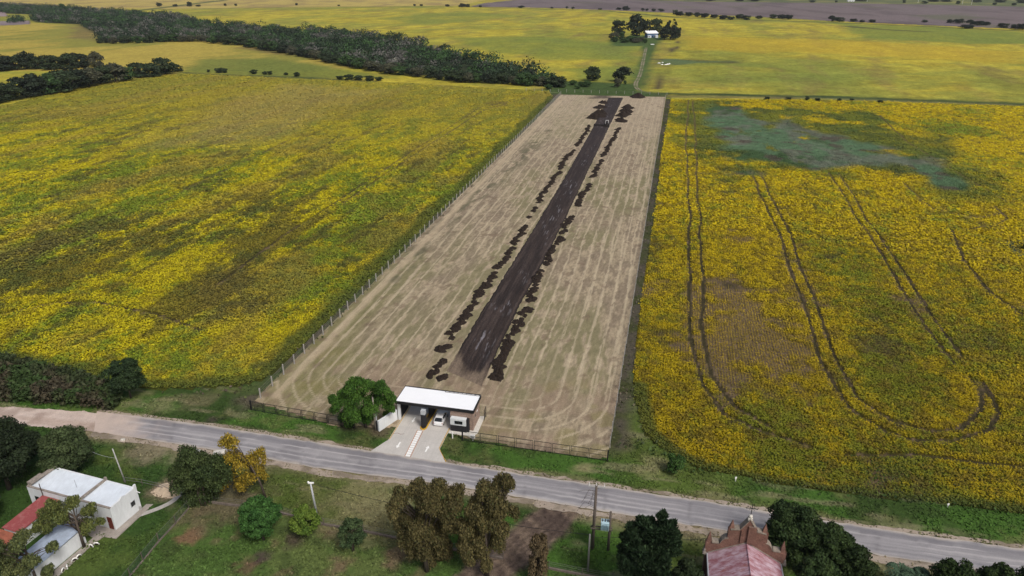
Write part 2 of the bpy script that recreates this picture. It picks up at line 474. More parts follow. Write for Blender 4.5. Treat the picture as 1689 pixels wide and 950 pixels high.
# --- near grass: verges, house yard, paddock
TRACK_D = PP([(905, 832), (962, 838), (960, 850), (930, 880), (890, 918), (830, 960), (770, 990), (740, 960), (800, 905), (845, 868)])
PADDOCK = PP([(310, 836), (345, 828), (460, 842), (535, 866), (660, 888), (780, 912), (900, 938), (1010, 958), (1040, 1100), (100, 1100), (225, 945)])
YARD = PP([(60, 700), (200, 740), (290, 770), (310, 836), (225, 945), (150, 1100), (-300, 1100), (-300, 700)])
def near_col(x, y):
    c = blank(x, GREEN)
    a = fbm(x, y, 9, 4, 11); b = fbm(x, y, 2.2, 3, 21); e = fbm(x, y, 28, 3, 41)
    c = mix(c, (0.034, 0.062, 0.014), sst(0.45, 0.62, a))
    c = mix(c, (0.085, 0.115, 0.024), sst(0.50, 0.68, e) * 0.7)
    # dry and trodden patches
    dry = sst(0.56, 0.74, fbm(x, y, 5, 4, 77))
    c = mix(c, (0.17, 0.165, 0.065), dry * 0.35)
    # strip of dry grass beside the road
    d = seg_dist(x, y, ROAD_B); d2 = seg_dist(x, y, ROAD_T)
    c = mix(c, (0.23, 0.185, 0.12), (1 - sst(0.4, 3.8, d + (a - 0.5) * 5)) * 0.85)
    c = mix(c, (0.16, 0.14, 0.075), (1 - sst(0.3, 1.6, d2 + (a - 0.5) * 3)) * 0.6)
    # scraped lines in the verge north of the road
    c = mix(c, (0.21, 0.19, 0.11), sst(0.60, 0.74, fbm(x * 0.976 - y * 0.216, (x * 0.216 + y * 0.976) * 4, 7, 3, 55)) * 0.5)
    # paddock
    pm = pmask(x, y, PADDOCK, 1.0, 0.8, 3)
    pc = blank(x, (0.060, 0.108, 0.024))
    pc = mix(pc, (0.092, 0.125, 0.036), sst(0.42, 0.62, a)); pc = mix(pc, (0.045, 0.066, 0.020), sst(0.5, 0.7, b) * 0.7)
    pc = mix(pc, (0.14, 0.105, 0.06), sst(0.62, 0.72, fbm(x, y, 3, 4, 31)) * 0.5)
    for (qx, qy, r, cc) in ((313, 885, 1.6, (0.17, 0.10, 0.06)), (415, 933, 2.0, (0.12, 0.075, 0.05)), (485, 895, 1.7, (0.06, 0.045, 0.035)), (650, 915, 2.2, (0.15, 0.10, 0.065)), (547, 872, 1.8, (0.11, 0.075, 0.05)), (560, 935, 1.8, (0.16, 0.12, 0.07)), (430, 920, 1.4, (0.06, 0.045, 0.04))):
        X, Y = P(qx, qy)
        c_ = 1 - sst(0.3, 1.3, np.hypot(x - X, (y - Y)) / r + (fbm(x, y, 1.2, 3, 61) - 0.5) * 1.6)
        pc = mix(pc, cc, c_ * 0.9)
    c = c * (1 - pm[:, None]) + pc * pm[:, None]
    # yard: deep green, a worn patch of soil by the road
    ym = pmask(x, y, YARD, 1.5, 1.0, 4)
    yc = mix(blank(x, (0.034, 0.070, 0.015)), (0.066, 0.100, 0.022), sst(0.45, 0.65, a))
    c = c * (1 - ym[:, None]) + yc * ym[:, None]
    for (qx, qy, r, cc, k) in ((240, 742, 4.2, (0.20, 0.17, 0.11), .8), (310, 748, 3.5, (0.21, 0.17, 0.12), .8), (285, 806, 3.2, (0.22, 0.17, 0.12), .9), (380, 822, 6.5, (0.12, 0.095, 0.06), .8), (590, 822, 8, (0.20, 0.18, 0.09), .6), (640, 858, 7, (0.21, 0.19, 0.095), .65), (330, 660, 3, (0.15, 0.13, 0.07), .6), (270, 668, 3.5, (0.19, 0.18, 0.09), .6),
                            (350, 693, 1.6, (0.06, 0.045, 0.04), .8), (1290, 800, 3, (0.05, 0.075, 0.02), .5), (1480, 872, 3.2, (0.22, 0.21, 0.11), .6), (960, 772, 1.8, (0.22, 0.2, 0.1), .7), (1080, 770, 3.0, (0.24, 0.22, 0.11), .6), (870, 730, 4.0, (0.05, 0.075, 0.02), .6)):
        X, Y = P(qx, qy)
        k_ = 1 - sst(0.25, 1.3, np.hypot(x - X, y - Y) / r + (fbm(x, y, 2.2, 3, 71) - 0.5) * 1.5)
        c = mix(c, cc, k_ * k)
    # concrete-driveway margins, soil beside it
    c = mix(c, (0.10, 0.075, 0.05), lmask(x, y, PP([(628, 712), (660, 690), (672, 672)]), 1.5, 1.0, 0.6) * 0.8)
    c = mix(c, (0.055, 0.045, 0.03), pmask(x, y, PP([(548, 690), (560, 708), (625, 714), (650, 690), (640, 672)]), 1.2, 1.0) * 0.8)
    # scrubby margin along the left fence and below the left field
    mar = lmask(x, y, [F_L0, F_L1], 4.5, 2.2, 1.6, 4)
    mc = mix(blank(x, (0.058, 0.078, 0.026)), (0.085, 0.074, 0.050), sst(0.46, 0.64, fbm(x, y, 5, 3, 13)))
    c = c * (1 - mar[:, None]) + mc * mar[:, None]
    mar = lmask(x, y, [P(1000, 720), P(1098, 160)], 4.0, 1.8, 1.6, 4)
    c = c * (1 - mar[:, None]) + mix(blank(x, (0.070, 0.062, 0.044)), (0.05, 0.055, 0.022), sst(0.42, 0.62, fbm(x, y, 5, 3, 14))) * mar[:, None]
    # dirt track into the paddock
    tm = pmask(x, y, TRACK_D, 0.7, 0.9, 2.0)
    tc = mix(blank(x, (0.155, 0.115, 0.085)), (0.085, 0.062, 0.05), sst(0.42, 0.6, fbm(x * 0.8 + y * 0.6, (y * 0.8 - x * 0.6) * 0.18, 0.9, 3, 81)))
    low = sst(63, 70, y)
    dq = x * .80 - y * .60
    tc = tc * (1 - .30 * sst(.62, .8, np.abs(((dq + (fbm(x, y, 5, 2, 83) - .5) * 1.6) / 1.25) % 1 - .5) * 2))[:, None]
    tc = mix(tc, (0.060, 0.042, 0.036), (1 - low) * 0.85)
    return c * (1 - tm[:, None]) + tc * tm[:, None]
NEAR = [(-135, 38), (135, 38), (150, 105), (60, 118), (60, 150), (-40, 150), (-140, 165)]
gsheet('grass_verge', NEAR, (0.45, 0.45), -0.05, near_col, M_GRASS)

# --- far farmland
LANE = PP([(1066, 78), (1062, 95), (1056, 125), (1046, 140), (1055, 150), (1072, 153)])
POND = PP([(1085, 98), (1115, 97), (1150, 101), (1230, 100), (1150, 104), (1110, 107), (1085, 106)])
WOOD = [PP([(-300, 8), (0, 10), (60, 12), (160, 18), (300, 28), (330, 38), (430, 48), (560, 54), (680, 69), (760, 91), (850, 114), (935, 136), (930, 141), (860, 137), (760, 132), (640, 118), (560, 104), (440, 80), (400, 72), (320, 65), (240, 68), (165, 71), (158, 56), (130, 40), (60, 37), (52, 33), (60, 24), (0, 22), (-300, 26)]),
        PP([(14, 39), (40, 38), (40, 33), (14, 34)])]
def farm_col(x, y):
    u, v = uv(x, y)
    a = fbm(u, v * 0.55, 60, 5, 101); b = fbm(u * 0.9, v * 0.25, 22, 4, 113); e = fbm(x, y, 220, 3, 120)
    c = blank(x, (0.385, 0.320, 0.034))
    c = mix(c, (0.245, 0.245, 0.038), sst(0.44, 0.66, a) * .85)
    c = mix(c, (0.165, 0.195, 0.035), sst(0.60, 0.78, e) * 0.6)
    c = mix(c, (0.20, 0.155, 0.04), sst(0.60, 0.78, b) * 0.5)
    c = c * (1 + (fbm(x, y * .8, 13, 3, 151) - .5) * .75 + (vnoise(x / 5, y / 5, 8) - .5) * .40)[:, None]
    c = mix(c, (0.20, 0.15, 0.05), sst(.58, .72, fbm(u, v * .2, 16, 4, 153)) * .5)
    c = mix(c, (0.20, 0.225, 0.040), sst(.54, .66, fbm(x * .35, y, 9, 4, 157)) * .45)
    # paler fields far left
    f = pmask(x, y, PP([(-300, -15), (-300, 13), (0, 10), (270, 15), (760, 9), (860, -15)]), 6)
    pale = mix(blank(x, (0.40, 0.315, 0.085)), (0.29, 0.22, 0.08), sst(0.42, 0.66, fbm(x, y * 0.35, 40, 4, 131)))
    c = c * (1 - f[:, None]) + pale * f[:, None]
    f = pmask(x, y, PP([(-300, 45), (-300, 115), (60, 117), (200, 118), (300, 116), (470, 118), (600, 112), (440, 76), (330, 66), (160, 72), (160, 45), (60, 38)]), 3)
    pale = mix(blank(x, (0.36, 0.285, 0.055)), (0.22, 0.21, 0.04), sst(0.45, 0.66, fbm(u, v * 0.5, 45, 4, 132)))
    c = c * (1 - f[:, None]) + pale * f[:, None]
    f = pmask(x, y, PP([(300, 118), (330, 98), (440, 96), (540, 110), (640, 128), (560, 130), (350, 121)]), 8, 8, 20)
    c = mix(c, (0.13, 0.16, 0.032), f * 0.85)
    c = mix(c, (0.12, 0.085, 0.04), pmask(x, y, PP([(395, 78), (440, 80), (480, 92), (450, 90)]), 8, 8, 14) * 0.7)
    c = mix(c, (0.14, 0.095, 0.05), pmask(x, y, PP([(125, 40), (158, 42), (158, 68), (118, 62)]), 12, 14, 18) * 0.6)
    for pl in WOOD:
        c = mix(c, (0.030, 0.040, 0.018), pmask(x, y, pl, 5, 4, 12))
    # green stretches
    for pl, k in ((PP([(740, 62), (900, 60), (1040, 75), (1060, 95), (930, 100), (800, 84)]), .65), (PP([(620, 30), (760, 18), (860, 26), (700, 42)]), .5), (PP([(930, 112), (1058, 108), (1046, 140), (940, 140)]), .6), (PP([(1130, 128), (1280, 118), (1420, 122), (1400, 135), (1180, 138)]), .35), (PP([(1380, 38), (1689, 52), (1800, 75), (1600, 72), (1420, 62)]), .75), (PP([(1120, 100), (1350, 108), (1300, 112), (1130, 107)]), .5)):
        c = mix(c, (0.135, 0.185, 0.035), pmask(x, y, pl, 14, 14, 30) * k)
    c = mix(c, (0.43, 0.30, 0.025), pmask(x, y, PP([(1130, 60), (1400, 66), (1689, 85), (1689, 105), (1400, 90), (1130, 82)]), 20, 16, 35) * 0.6)
    for pl in (PP([(1395, 43), (1450, 48), (1520, 52)]), PP([(1090, 98), (1150, 100), (1205, 103)])):
        c = mix(c, (0.06, 0.058, 0.028), lmask(x, y, pl, 9, 7, 8, 14) * 0.8)
    # green lanes, grass round the farmhouse, field margins
    G = (0.062, 0.10, 0.028)
    c = mix(c, G, pmask(x, y, PP([(1005, 66), (1060, 58), (1095, 62), (1085, 75), (1076, 100), (1062, 150), (1100, 157), (1095, 162), (900, 160), (880, 148), (1035, 146), (1045, 130), (1060, 90), (1058, 76), (1010, 76)]), 2.5, 2.5, 8))
    c = mix(c, (0.05, 0.082, 0.022), pmask(x, y, PP([(925, 133), (1048, 138), (1058, 153), (1098, 156), (1098, 165), (915, 158), (900, 148)]), 2, 2, 6))
    c = mix(c, (0.105, 0.10, 0.05), lmask(x, y, PP([(1095, 159), (1345, 161), (1689, 174), (1900, 184)]), 5.5, 2.5, 2, 8) * 0.7)
    c = mix(c, (0.042, 0.065, 0.022), lmask(x, y, PP([(1090, 154), (1345, 159), (1689, 171), (1900, 180)]), 4.2, 2.0, 2, 8))
    c = mix(c, (0.06, 0.085, 0.028), lmask(x, y, PP([(270, 15), (530, 11), (770, 11), (1000, 18), (1120, 29), (1400, 38), (1689, 51)]), 9, 5, 4, 20) * 0.9)
    c = mix(c, (0.06, 0.085, 0.028), lmask(x, y, PP([(190, 22), (330, 5), (420, -6)]), 14, 6, 4, 20) * 0.85)
    c = mix(c, (0.062, 0.080, 0.026), pmask(x, y, PP([(290, 118), (360, 122), (520, 127), (650, 136), (915, 152), (905, 158), (640, 142), (300, 125)]), 2, 2.5, 6) * 0.9)
    # wheel marks right of the lane
    for pl in (PP([(1086, 146), (1092, 125), (1098, 108)]), PP([(1093, 146), (1098, 125), (1102, 108)]), PP([(1103, 92), (1112, 76), (1119, 68)]), PP([(1108, 92), (1117, 78), (1124, 70)])):
        c = mix(c, (0.07, 0.055, 0.03), lmask(x, y, pl, 0.9, 0.7))
    c = mix(c, (0.085, 0.125, 0.055), pmask(x, y, POND, 3, 5, 9) * .9)
    return c
gsheet('farmland', [(-420, 380), (-230, 405), (60, 456), (100, 452), (400, 395), (1950, 2750), (-2100, 2750)], (5.0, 5.0), -0.08, farm_col, M_FAR)
PLOUGH = PP([(775, 11), (900, 13), (1060, 19), (1250, 28), (1400, 36), (1560, 43), (1689, 48), (1900, 58), (1900, 20), (1689, 11), (1400, 5), (1150, 3), (1000, -1), (860, -1), (800, 5)])
def plough_col(x, y):
    c = blank(x, (0.155, 0.125, 0.125))
    c = mix(c, (0.115, 0.092, 0.092), sst(0.45, 0.65, fbm(x, y * 0.3, 40, 4, 141)))
    c = mix(c, (0.11, 0.115, 0.07), pmask(x, y, PP([(1500, 25), (1570, 24), (1640, 30), (1560, 34)]), 20, 20, 30) * 0.7)
    return mix(c, (0.13, 0.125, 0.08), sst(0.66, 0.8, fbm(x, y * 0.4, 60, 3, 143)) * 0.6)
gsheet('ploughed_field', PLOUGH, 8.0, 0.1, plough_col, M_FAR)
BARE = PP([(-300, 36), (0, 35), (50, 34), (48, 40), (0, 42), (-300, 52)])
gsheet('bare_field', BARE, 5.0, 0.1, lambda x, y: mix(blank(x, (0.24, 0.20, 0.20)), (0.18, 0.14, 0.15), fbm(x, y, 30, 3, 3)), M_FAR)
gsheet('bare_field', PP([(-60, 20), (10, 19), (11, 27), (-60, 28)]), 5.0, 0.1, lambda x, y: blank(x, (0.27, 0.21, 0.21)), M_FAR)
# far green pasture beyond the ploughed land
gsheet('far_pasture', PP([(1150, 3), (1400, 5), (1689, 11), (1900, 20), (1900, -9), (1100, -12), (1000, -1)]), 8.0, 0.2, lambda x, y: mix(blank(x, (0.10, 0.12, 0.05)), (0.19, 0.19, 0.06), sst(.5, .65, fbm(x, y, 60, 4, 5))), M_FAR)
# unpaved farm lane
def ribbon(name, top, bot, m, colfn, z, nt=8, step=0.6, jag=0.0, seed=1, kind='structure'):
    """sheet between two edge lines, painted by colfn(x, y, along, across)"""
    A = np.array(smooth_line([tuple(p) for p in top], 2)); B = np.array(smooth_line([tuple(p) for p in bot], 2))
    def arc(L, n):
        d = np.r_[0, np.cumsum(np.hypot(*np.diff(L, axis=0).T))]; s = np.linspace(0, d[-1], n)
        return np.stack([np.interp(s, d, L[:, 0]), np.interp(s, d, L[:, 1])], 1), s
    n = int(np.hypot(*np.diff(A, axis=0).T).sum() / step) + 2
    A, s = arc(A, n); B, _ = arc(B, n)
    if jag:
        D = (B - A) / np.linalg.norm(B - A, axis=1, keepdims=True)
        A = A - D * ((fbm(s, s * 0, 1.6, 3, seed) - 0.45) * 2 * jag)[:, None]; B = B + D * ((fbm(s, s * 0 + 9, 1.6, 3, seed + 1) - 0.45) * 2 * jag)[:, None]
    t = np.linspace(0, 1, nt + 1)
    V = A[:, None, :] * (1 - t[None, :, None]) + B[:, None, :] * t[None, :, None]
    x = V[..., 0].ravel(); y = V[..., 1].ravel()
    S = np.repeat(s, nt + 1); T = np.tile(t, n)
    idx = np.arange(n * (nt + 1)).reshape(n, nt + 1)
    q = np.stack([idx[:-1, :-1], idx[1:, :-1], idx[1:, 1:], idx[:-1, 1:]], -1).reshape(-1, 4)[:, ::-1]
    # make faces look up
    v0, v1, v2 = V.reshape(-1, 2)[q[0][0]], V.reshape(-1, 2)[q[0][1]], V.reshape(-1, 2)[q[0][2]]
    if np.cross(v1 - v0, v2 - v0) < 0: q = q[:, ::-1]
    me = np_mesh(name, np.stack([x, y, np.full(len(x), z)], 1), q, vcol=colfn(x, y, S, T))
    return tag(link(name, me, m), kind=kind)

def offset(line, d):
    L = np.array(line, float); T = np.gradient(L, axis=0); T /= np.linalg.norm(T, axis=1, keepdims=True)
    return [tuple(p) for p in L + np.stack([-T[:, 1], T[:, 0]], 1) * d]

def lane_col(x, y, s, t):
    c = mix(blank(x, (0.25, 0.21, 0.15)), (0.09, 0.115, 0.04), np.exp(-((t - 0.5) / 0.16) ** 2) * 0.9)
    return mix(c, (0.09, 0.12, 0.04), sst(0.45, 0.62, fbm(x, y, 7, 3, 15)) * 0.8)
ribbon('farm_lane', offset(LANE, 1.4), offset(LANE, -1.4), M_DIRT, lane_col, 0.0, 8, 1.0, 0.3)

# --- the mown strip
FRONT = [P(430, 662), P(548, 700), P(765, 724), P(1003, 757)]
def strip_col(x, y):
    u, v = uv(x, y)
    a = fbm(x, y, 8, 4, 201); b = fbm(u, v * 0.22, 1.1, 4, 203); e = fbm(u, v * 0.35, 18, 3, 207)
    dl = seg_dist(x, y, [F_L0, F_L1]); dr = seg_dist(x, y, [F_R0, F_R1]); df = seg_dist(x, y, FRONT)
    c = blank(x, (0.300, 0.245, 0.165))
    c = mix(c, (0.222, 0.178, 0.124), sst(0.46, 0.56, b))
    c = c * (1 + (vnoise(u / .35, v / .9, 7) - .5) * .5)[:, None]
    c = mix(c, (0.175, 0.170, 0.078), sst(0.46, 0.64, e - .08 * sst(-10, 20, u)) * 0.55 * sst(0.35, 0.5, b))
    gl = sst(14, 4, dl + (a - 0.5) * 10) * sst(200, 60, v)                 # greener margin at the left near the gate
    c = mix(c, (0.155, 0.15, 0.05), gl * 0.7)
    wob = (fbm(u * 0.2, v, 40, 2, 210) - 0.5) * 1.8 + (fbm(u, v, 1.5, 2, 211) - .5) * .5
    pitchw = 2.9
    k = np.abs(((u + wob) / pitchw) % 1 - 0.5)
    ln = (1 - sst(0.055, 0.09, k + (b - 0.5) * 0.10)) * (.45 + .55 * sst(0.30, 0.46, fbm(u, v * 0.25, 6, 3, 215)))
    # headland turns: rounded rows parallel to the boundary
    def rnd(dx, dy, r=13.0):
        qx, qy = r - dx, r - dy
        return np.where((qx > 0) & (qy > 0), r - np.hypot(np.maximum(qx, 0), np.maximum(qy, 0)), np.minimum(dx, dy))
    sr = rnd(dr, df, 17.0); slf = rnd(dl, df, 14.0)
    sd = np.where(dr < dl, sr, slf)
    k2 = np.abs(((sd + wob * 0.25) / 3.1) % 1 - 0.5)
    ln2 = (1 - sst(0.055, 0.09, k2 + (b - 0.5) * 0.10)) * sst(17, 12, sd) * sst(0.15, 0.4, fbm(x, y, 7, 3, 217))
    hb = sst(30, 14, df)
    c = mix(c, (0.25, 0.185, 0.130), sst(0.40, 0.60, a) * hb * 0.7)
    c = mix(c, (0.185, 0.165, 0.065), sst(0.52, 0.70, fbm(x, y, 5, 3, 219)) * hb * 0.55)
    c = mix(c, (0.44, 0.37, 0.255), np.maximum(ln * (1 - hb * 0.5), ln2 * .8) * 0.75)
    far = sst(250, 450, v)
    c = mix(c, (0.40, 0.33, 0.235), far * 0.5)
    # brown stains and the darker worn band along the left fence
    c = mix(c, (0.16, 0.115, 0.080), sst(0.66, 0.76, fbm(u, v * 0.9, 2.5, 4, 223)) * 0.6)
    worn = lmask(x, y, PP([(640, 460), (760, 345), (850, 270), (905, 215)]), 3.0, 3.0, 3.0, 6)
    c = mix(c, (0.105, 0.098, 0.060), worn * sst(0.46, 0.6, fbm(u, v * .4, 3, 4, 225)) * 0.8)
    c = mix(c, (0.055, 0.042, 0.036), pmask(x, y, PP([(985, 155), (1010, 155), (1008, 163), (975, 162)]), 3, 3, 5) * 0.8)
    c = mix(c, (0.42, 0.34, 0.23), lmask(x, y, [P(455, 652), P(925, 166)], 0.9, 0.7, 0.4) * 0.7)     # beaten path by the fence
    # bare spoil margin beside the graded road
    return c
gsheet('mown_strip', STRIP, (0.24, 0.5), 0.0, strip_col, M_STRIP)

# --- graded road bed of black soil
BED_L = PP([(737, 612), (791, 520), (867, 400), (941, 277), (985, 198), (1004, 161)])
BED_R = PP([(794, 637), (848, 520), (913.5, 400), (976.5, 268), (1009, 200), (1028, 161)])
def bed_col(x, y, s, t):
    c = blank(x, (0.034, 0.025, 0.022))
    b = fbm(t * 9, s * 0.05, 1.0, 4, 301); d = fbm(t * 22, s * 0.11, 1.0, 3, 303)
    c = mix(c, (0.054, 0.040, 0.035), sst(0.45, 0.62, b))
    c = mix(c, (0.024, 0.019, 0.018), sst(0.52, 0.66, d) * 0.8)
    g = sst(0.62, 0.72, fbm(t * 30, s * 0.22, 1.0, 3, 307)) * sst(0.46, 0.62, fbm(t * 3, s * 0.12, 1.0, 3, 309)) * np.exp(-((t - 0.5) / 0.28) ** 2)
    c = mix(c, (0.24, 0.23, 0.25), g * 0.75)                                  # pale glint streaks painted into the soil colour
    c = mix(c, (0.018, 0.014, 0.013), np.maximum(sst(0.055, 0.02, t), sst(0.95, 0.985, t)))
    c = mix(c, (0.075, 0.055, 0.046), np.exp(-((t - 0.90) / 0.035) ** 2) * 0.7)
    c = mix(c, (0.17, 0.13, 0.095), sst(8, 1, s + (fbm(t * 8, s * 0.15, 1, 3, 311) - 0.5) * 14))
    return mix(c, (0.038, 0.032, 0.033), sst(60, 300, s) * 0.5)
ribbon('road_bed', BED_L, BED_R, M_SOIL, bed_col, 0.03, 40, 0.5, 0.35, 5)

# --- asphalt road and its dusty shoulders
def road_col(x, y, s, t):
    c = blank(x, (0.225, 0.218, 0.228))
    b = fbm(t * 14, s * 0.03, 1.0, 4, 401); d = fbm(x, y, 6, 4, 403)
    c = mix(c, (0.285, 0.275, 0.282), sst(0.42, 0.64, b))
    c = mix(c, (0.170, 0.164, 0.174), sst(0.48, 0.66, d) * 0.7)
    c = mix(c, (0.36, 0.35, 0.35), sst(.60, .72, fbm(x, y, 2.2, 4, 417)) * .35)
    c = mix(c, (0.170, 0.165, 0.177), np.exp(-((t - 0.16) / 0.07) ** 2) * 0.6)
    for q0, wd, k in ((0.30, 0.018, .8), (0.66, 0.022, .75), (0.48, 0.05, .4), (0.86, 0.04, .45)):
        c = mix(c, (0.47, 0.45, 0.445), np.exp(-((t - q0 - (fbm(s * 0.02, s * 0, 1, 2, 405) - .5) * .06) / wd) ** 2) * k * sst(0.25, 0.6, fbm(s * 0.15, t * 3, 1.0, 3, int(q0 * 100))))
    ed = np.minimum(t, 1 - t)
    c = mix(c, (0.43, 0.385, 0.335), sst(0.11, 0.0, ed + (fbm(s * 0.5, t * 2, 1.0, 3, 407) - 0.5) * 0.13) * 0.85)
    c = mix(c, (0.40, 0.375, 0.36), sst(150, 260, s) * sst(0.62, 0.1, t) * 0.6)
    for k0 in np.linspace(3, 320, 26):                                       # tar-sealed cracks across
        kk = k0 + (fbm(t * 3 + k0, t * 0, 1, 2, 413) - .5) * 1.2
        c = mix(c, (0.11, 0.105, 0.11), np.exp(-((s - kk) / 0.12) ** 2) * 0.35 * (vnoise(t * 4 + k0, t * 0, 5) > .4))
    dirt = sst(16, 0, s + (fbm(x, y, 4, 3, 409) - 0.5) * 22)
    return mix(c, (0.48, 0.395, 0.34), dirt)
ribbon('road', ROAD_T, ROAD_B, M_ROAD, road_col, 0.06, 30, 0.45, 0.18, 7)
def shoulder_col(x, y, s, t):
    c = blank(x, (0.335, 0.28, 0.225))
    return mix(c, (0.21, 0.175, 0.13), sst(0.45, 0.65, fbm(x, y, 2.5, 4, 421)))
ribbon('road_shoulder', ROAD_B, offset(ROAD_B, -1.3), M_DIRT, shoulder_col, 0.02, 5, 0.4, 0.75, 9)
ribbon('road_shoulder', offset(ROAD_T, 0.75), ROAD_T, M_DIRT, shoulder_col, 0.02, 4, 0.4, 0.5, 11)
def dirt_col(x, y, s, t):
    c = blank(x, (0.52, 0.43, 0.375))
    c = mix(c, (0.44, 0.35, 0.295), sst(0.42, 0.64, fbm(t * 5, s * 0.05, 1.0, 4, 431)))
    return mix(c, (0.27, 0.20, 0.16), sst(0.5, 0.7, fbm(x, y, 3, 4, 433)) * 0.6)
ribbon('dirt_road', DIRT_T, DIRT_B, M_DIRT, dirt_col, 0.04, 12, 0.5, 0.5, 13)

# ------------------------------------------------------------------ soybean fields
Ycol, Gcol, Bcol, Dcol, Wcol = (0.51, 0.390, 0.005), (0.150, 0.215, 0.020), (0.135, 0.095, 0.048), (0.070, 0.064, 0.026), (0.115, 0.170, 0.105)
TR = [PP(t) for t in (
    [(1137, 165), (1131, 230), (1137, 330), (1136, 450), (1142, 560), (1160, 640), (1190, 686), (1250, 712), (1340, 738)],
    [(1144, 165), (1148, 250), (1153, 360), (1158, 450), (1161, 540), (1175, 620), (1205, 672), (1265, 706)],
    [(1240, 285), (1290, 400), (1330, 520), (1350, 597), (1406, 678), (1461, 713), (1507, 728), (1572, 728), (1628, 711), (1643, 683), (1618, 632)],
    [(1254, 285), (1304, 390), (1345, 500), (1370, 582), (1416, 658), (1471, 696), (1532, 713), (1582, 708), (1613, 678), (1613, 648), (1598, 622)],
    [(1368, 285), (1425, 375), (1478, 460), (1530, 545), (1575, 600)],
    [(1384, 285), (1440, 375), (1494, 455), (1548, 535), (1590, 590)],
    [(1488, 300), (1540, 345), (1610, 360), (1650, 352)],
    [(1575, 375), (1600, 378), (1640, 372), (1660, 360), (1640, 340)],
    [(1572, 380), (1588, 430), (1630, 480), (1689, 520)],
    [(1450, 190), (1500, 235), (1570, 280), (1660, 330)],
    [(1400, 752), (1520, 752), (1640, 768), (1689, 772)])]
TL = [PP(t) for t in ([(560, 331), (684, 247), (790, 178), (868, 160)], [(563, 337), (689, 252), (797, 182), (880, 158)],
    [(360, 470), (470, 388), (560, 331)], [(0, 520), (90, 500), (160, 500), (260, 520), (330, 545)], [(200, 372), (330, 300), (480, 230)],
    [(690, 410), (760, 352), (850, 262), (893, 205)], [(930, 152), (860, 158), (770, 150)])]
WEED = PP([(1160, 182), (1178, 172), (1212, 178), (1232, 192), (1270, 214), (1300, 190), (1325, 214), (1380, 228), (1440, 242), (1490, 250), (1535, 266), (1592, 303), (1596, 320), (1568, 312), (1530, 292), (1476, 274), (1400, 266), (1340, 276), (1292, 270), (1247, 266), (1224, 282), (1193, 273), (1182, 228)])
OLIVE = PP([(1095, 175), (1180, 168), (1300, 176), (1450, 178), (1490, 188), (1520, 232), (1560, 262), (1605, 284), (1612, 330), (1560, 326), (1500, 296), (1420, 282), (1368, 296), (1330, 280), (1262, 292), (1210, 290), (1178, 276), (1150, 232), (1100, 226)])
def gauss(x, y, px, py, r, ru=1.0):
    X, Y = P(px, py); du, dv = uv(x - X, y - Y)
    return np.exp(-((du / (r * ru)) ** 2 + (dv / (r / ru)) ** 2))

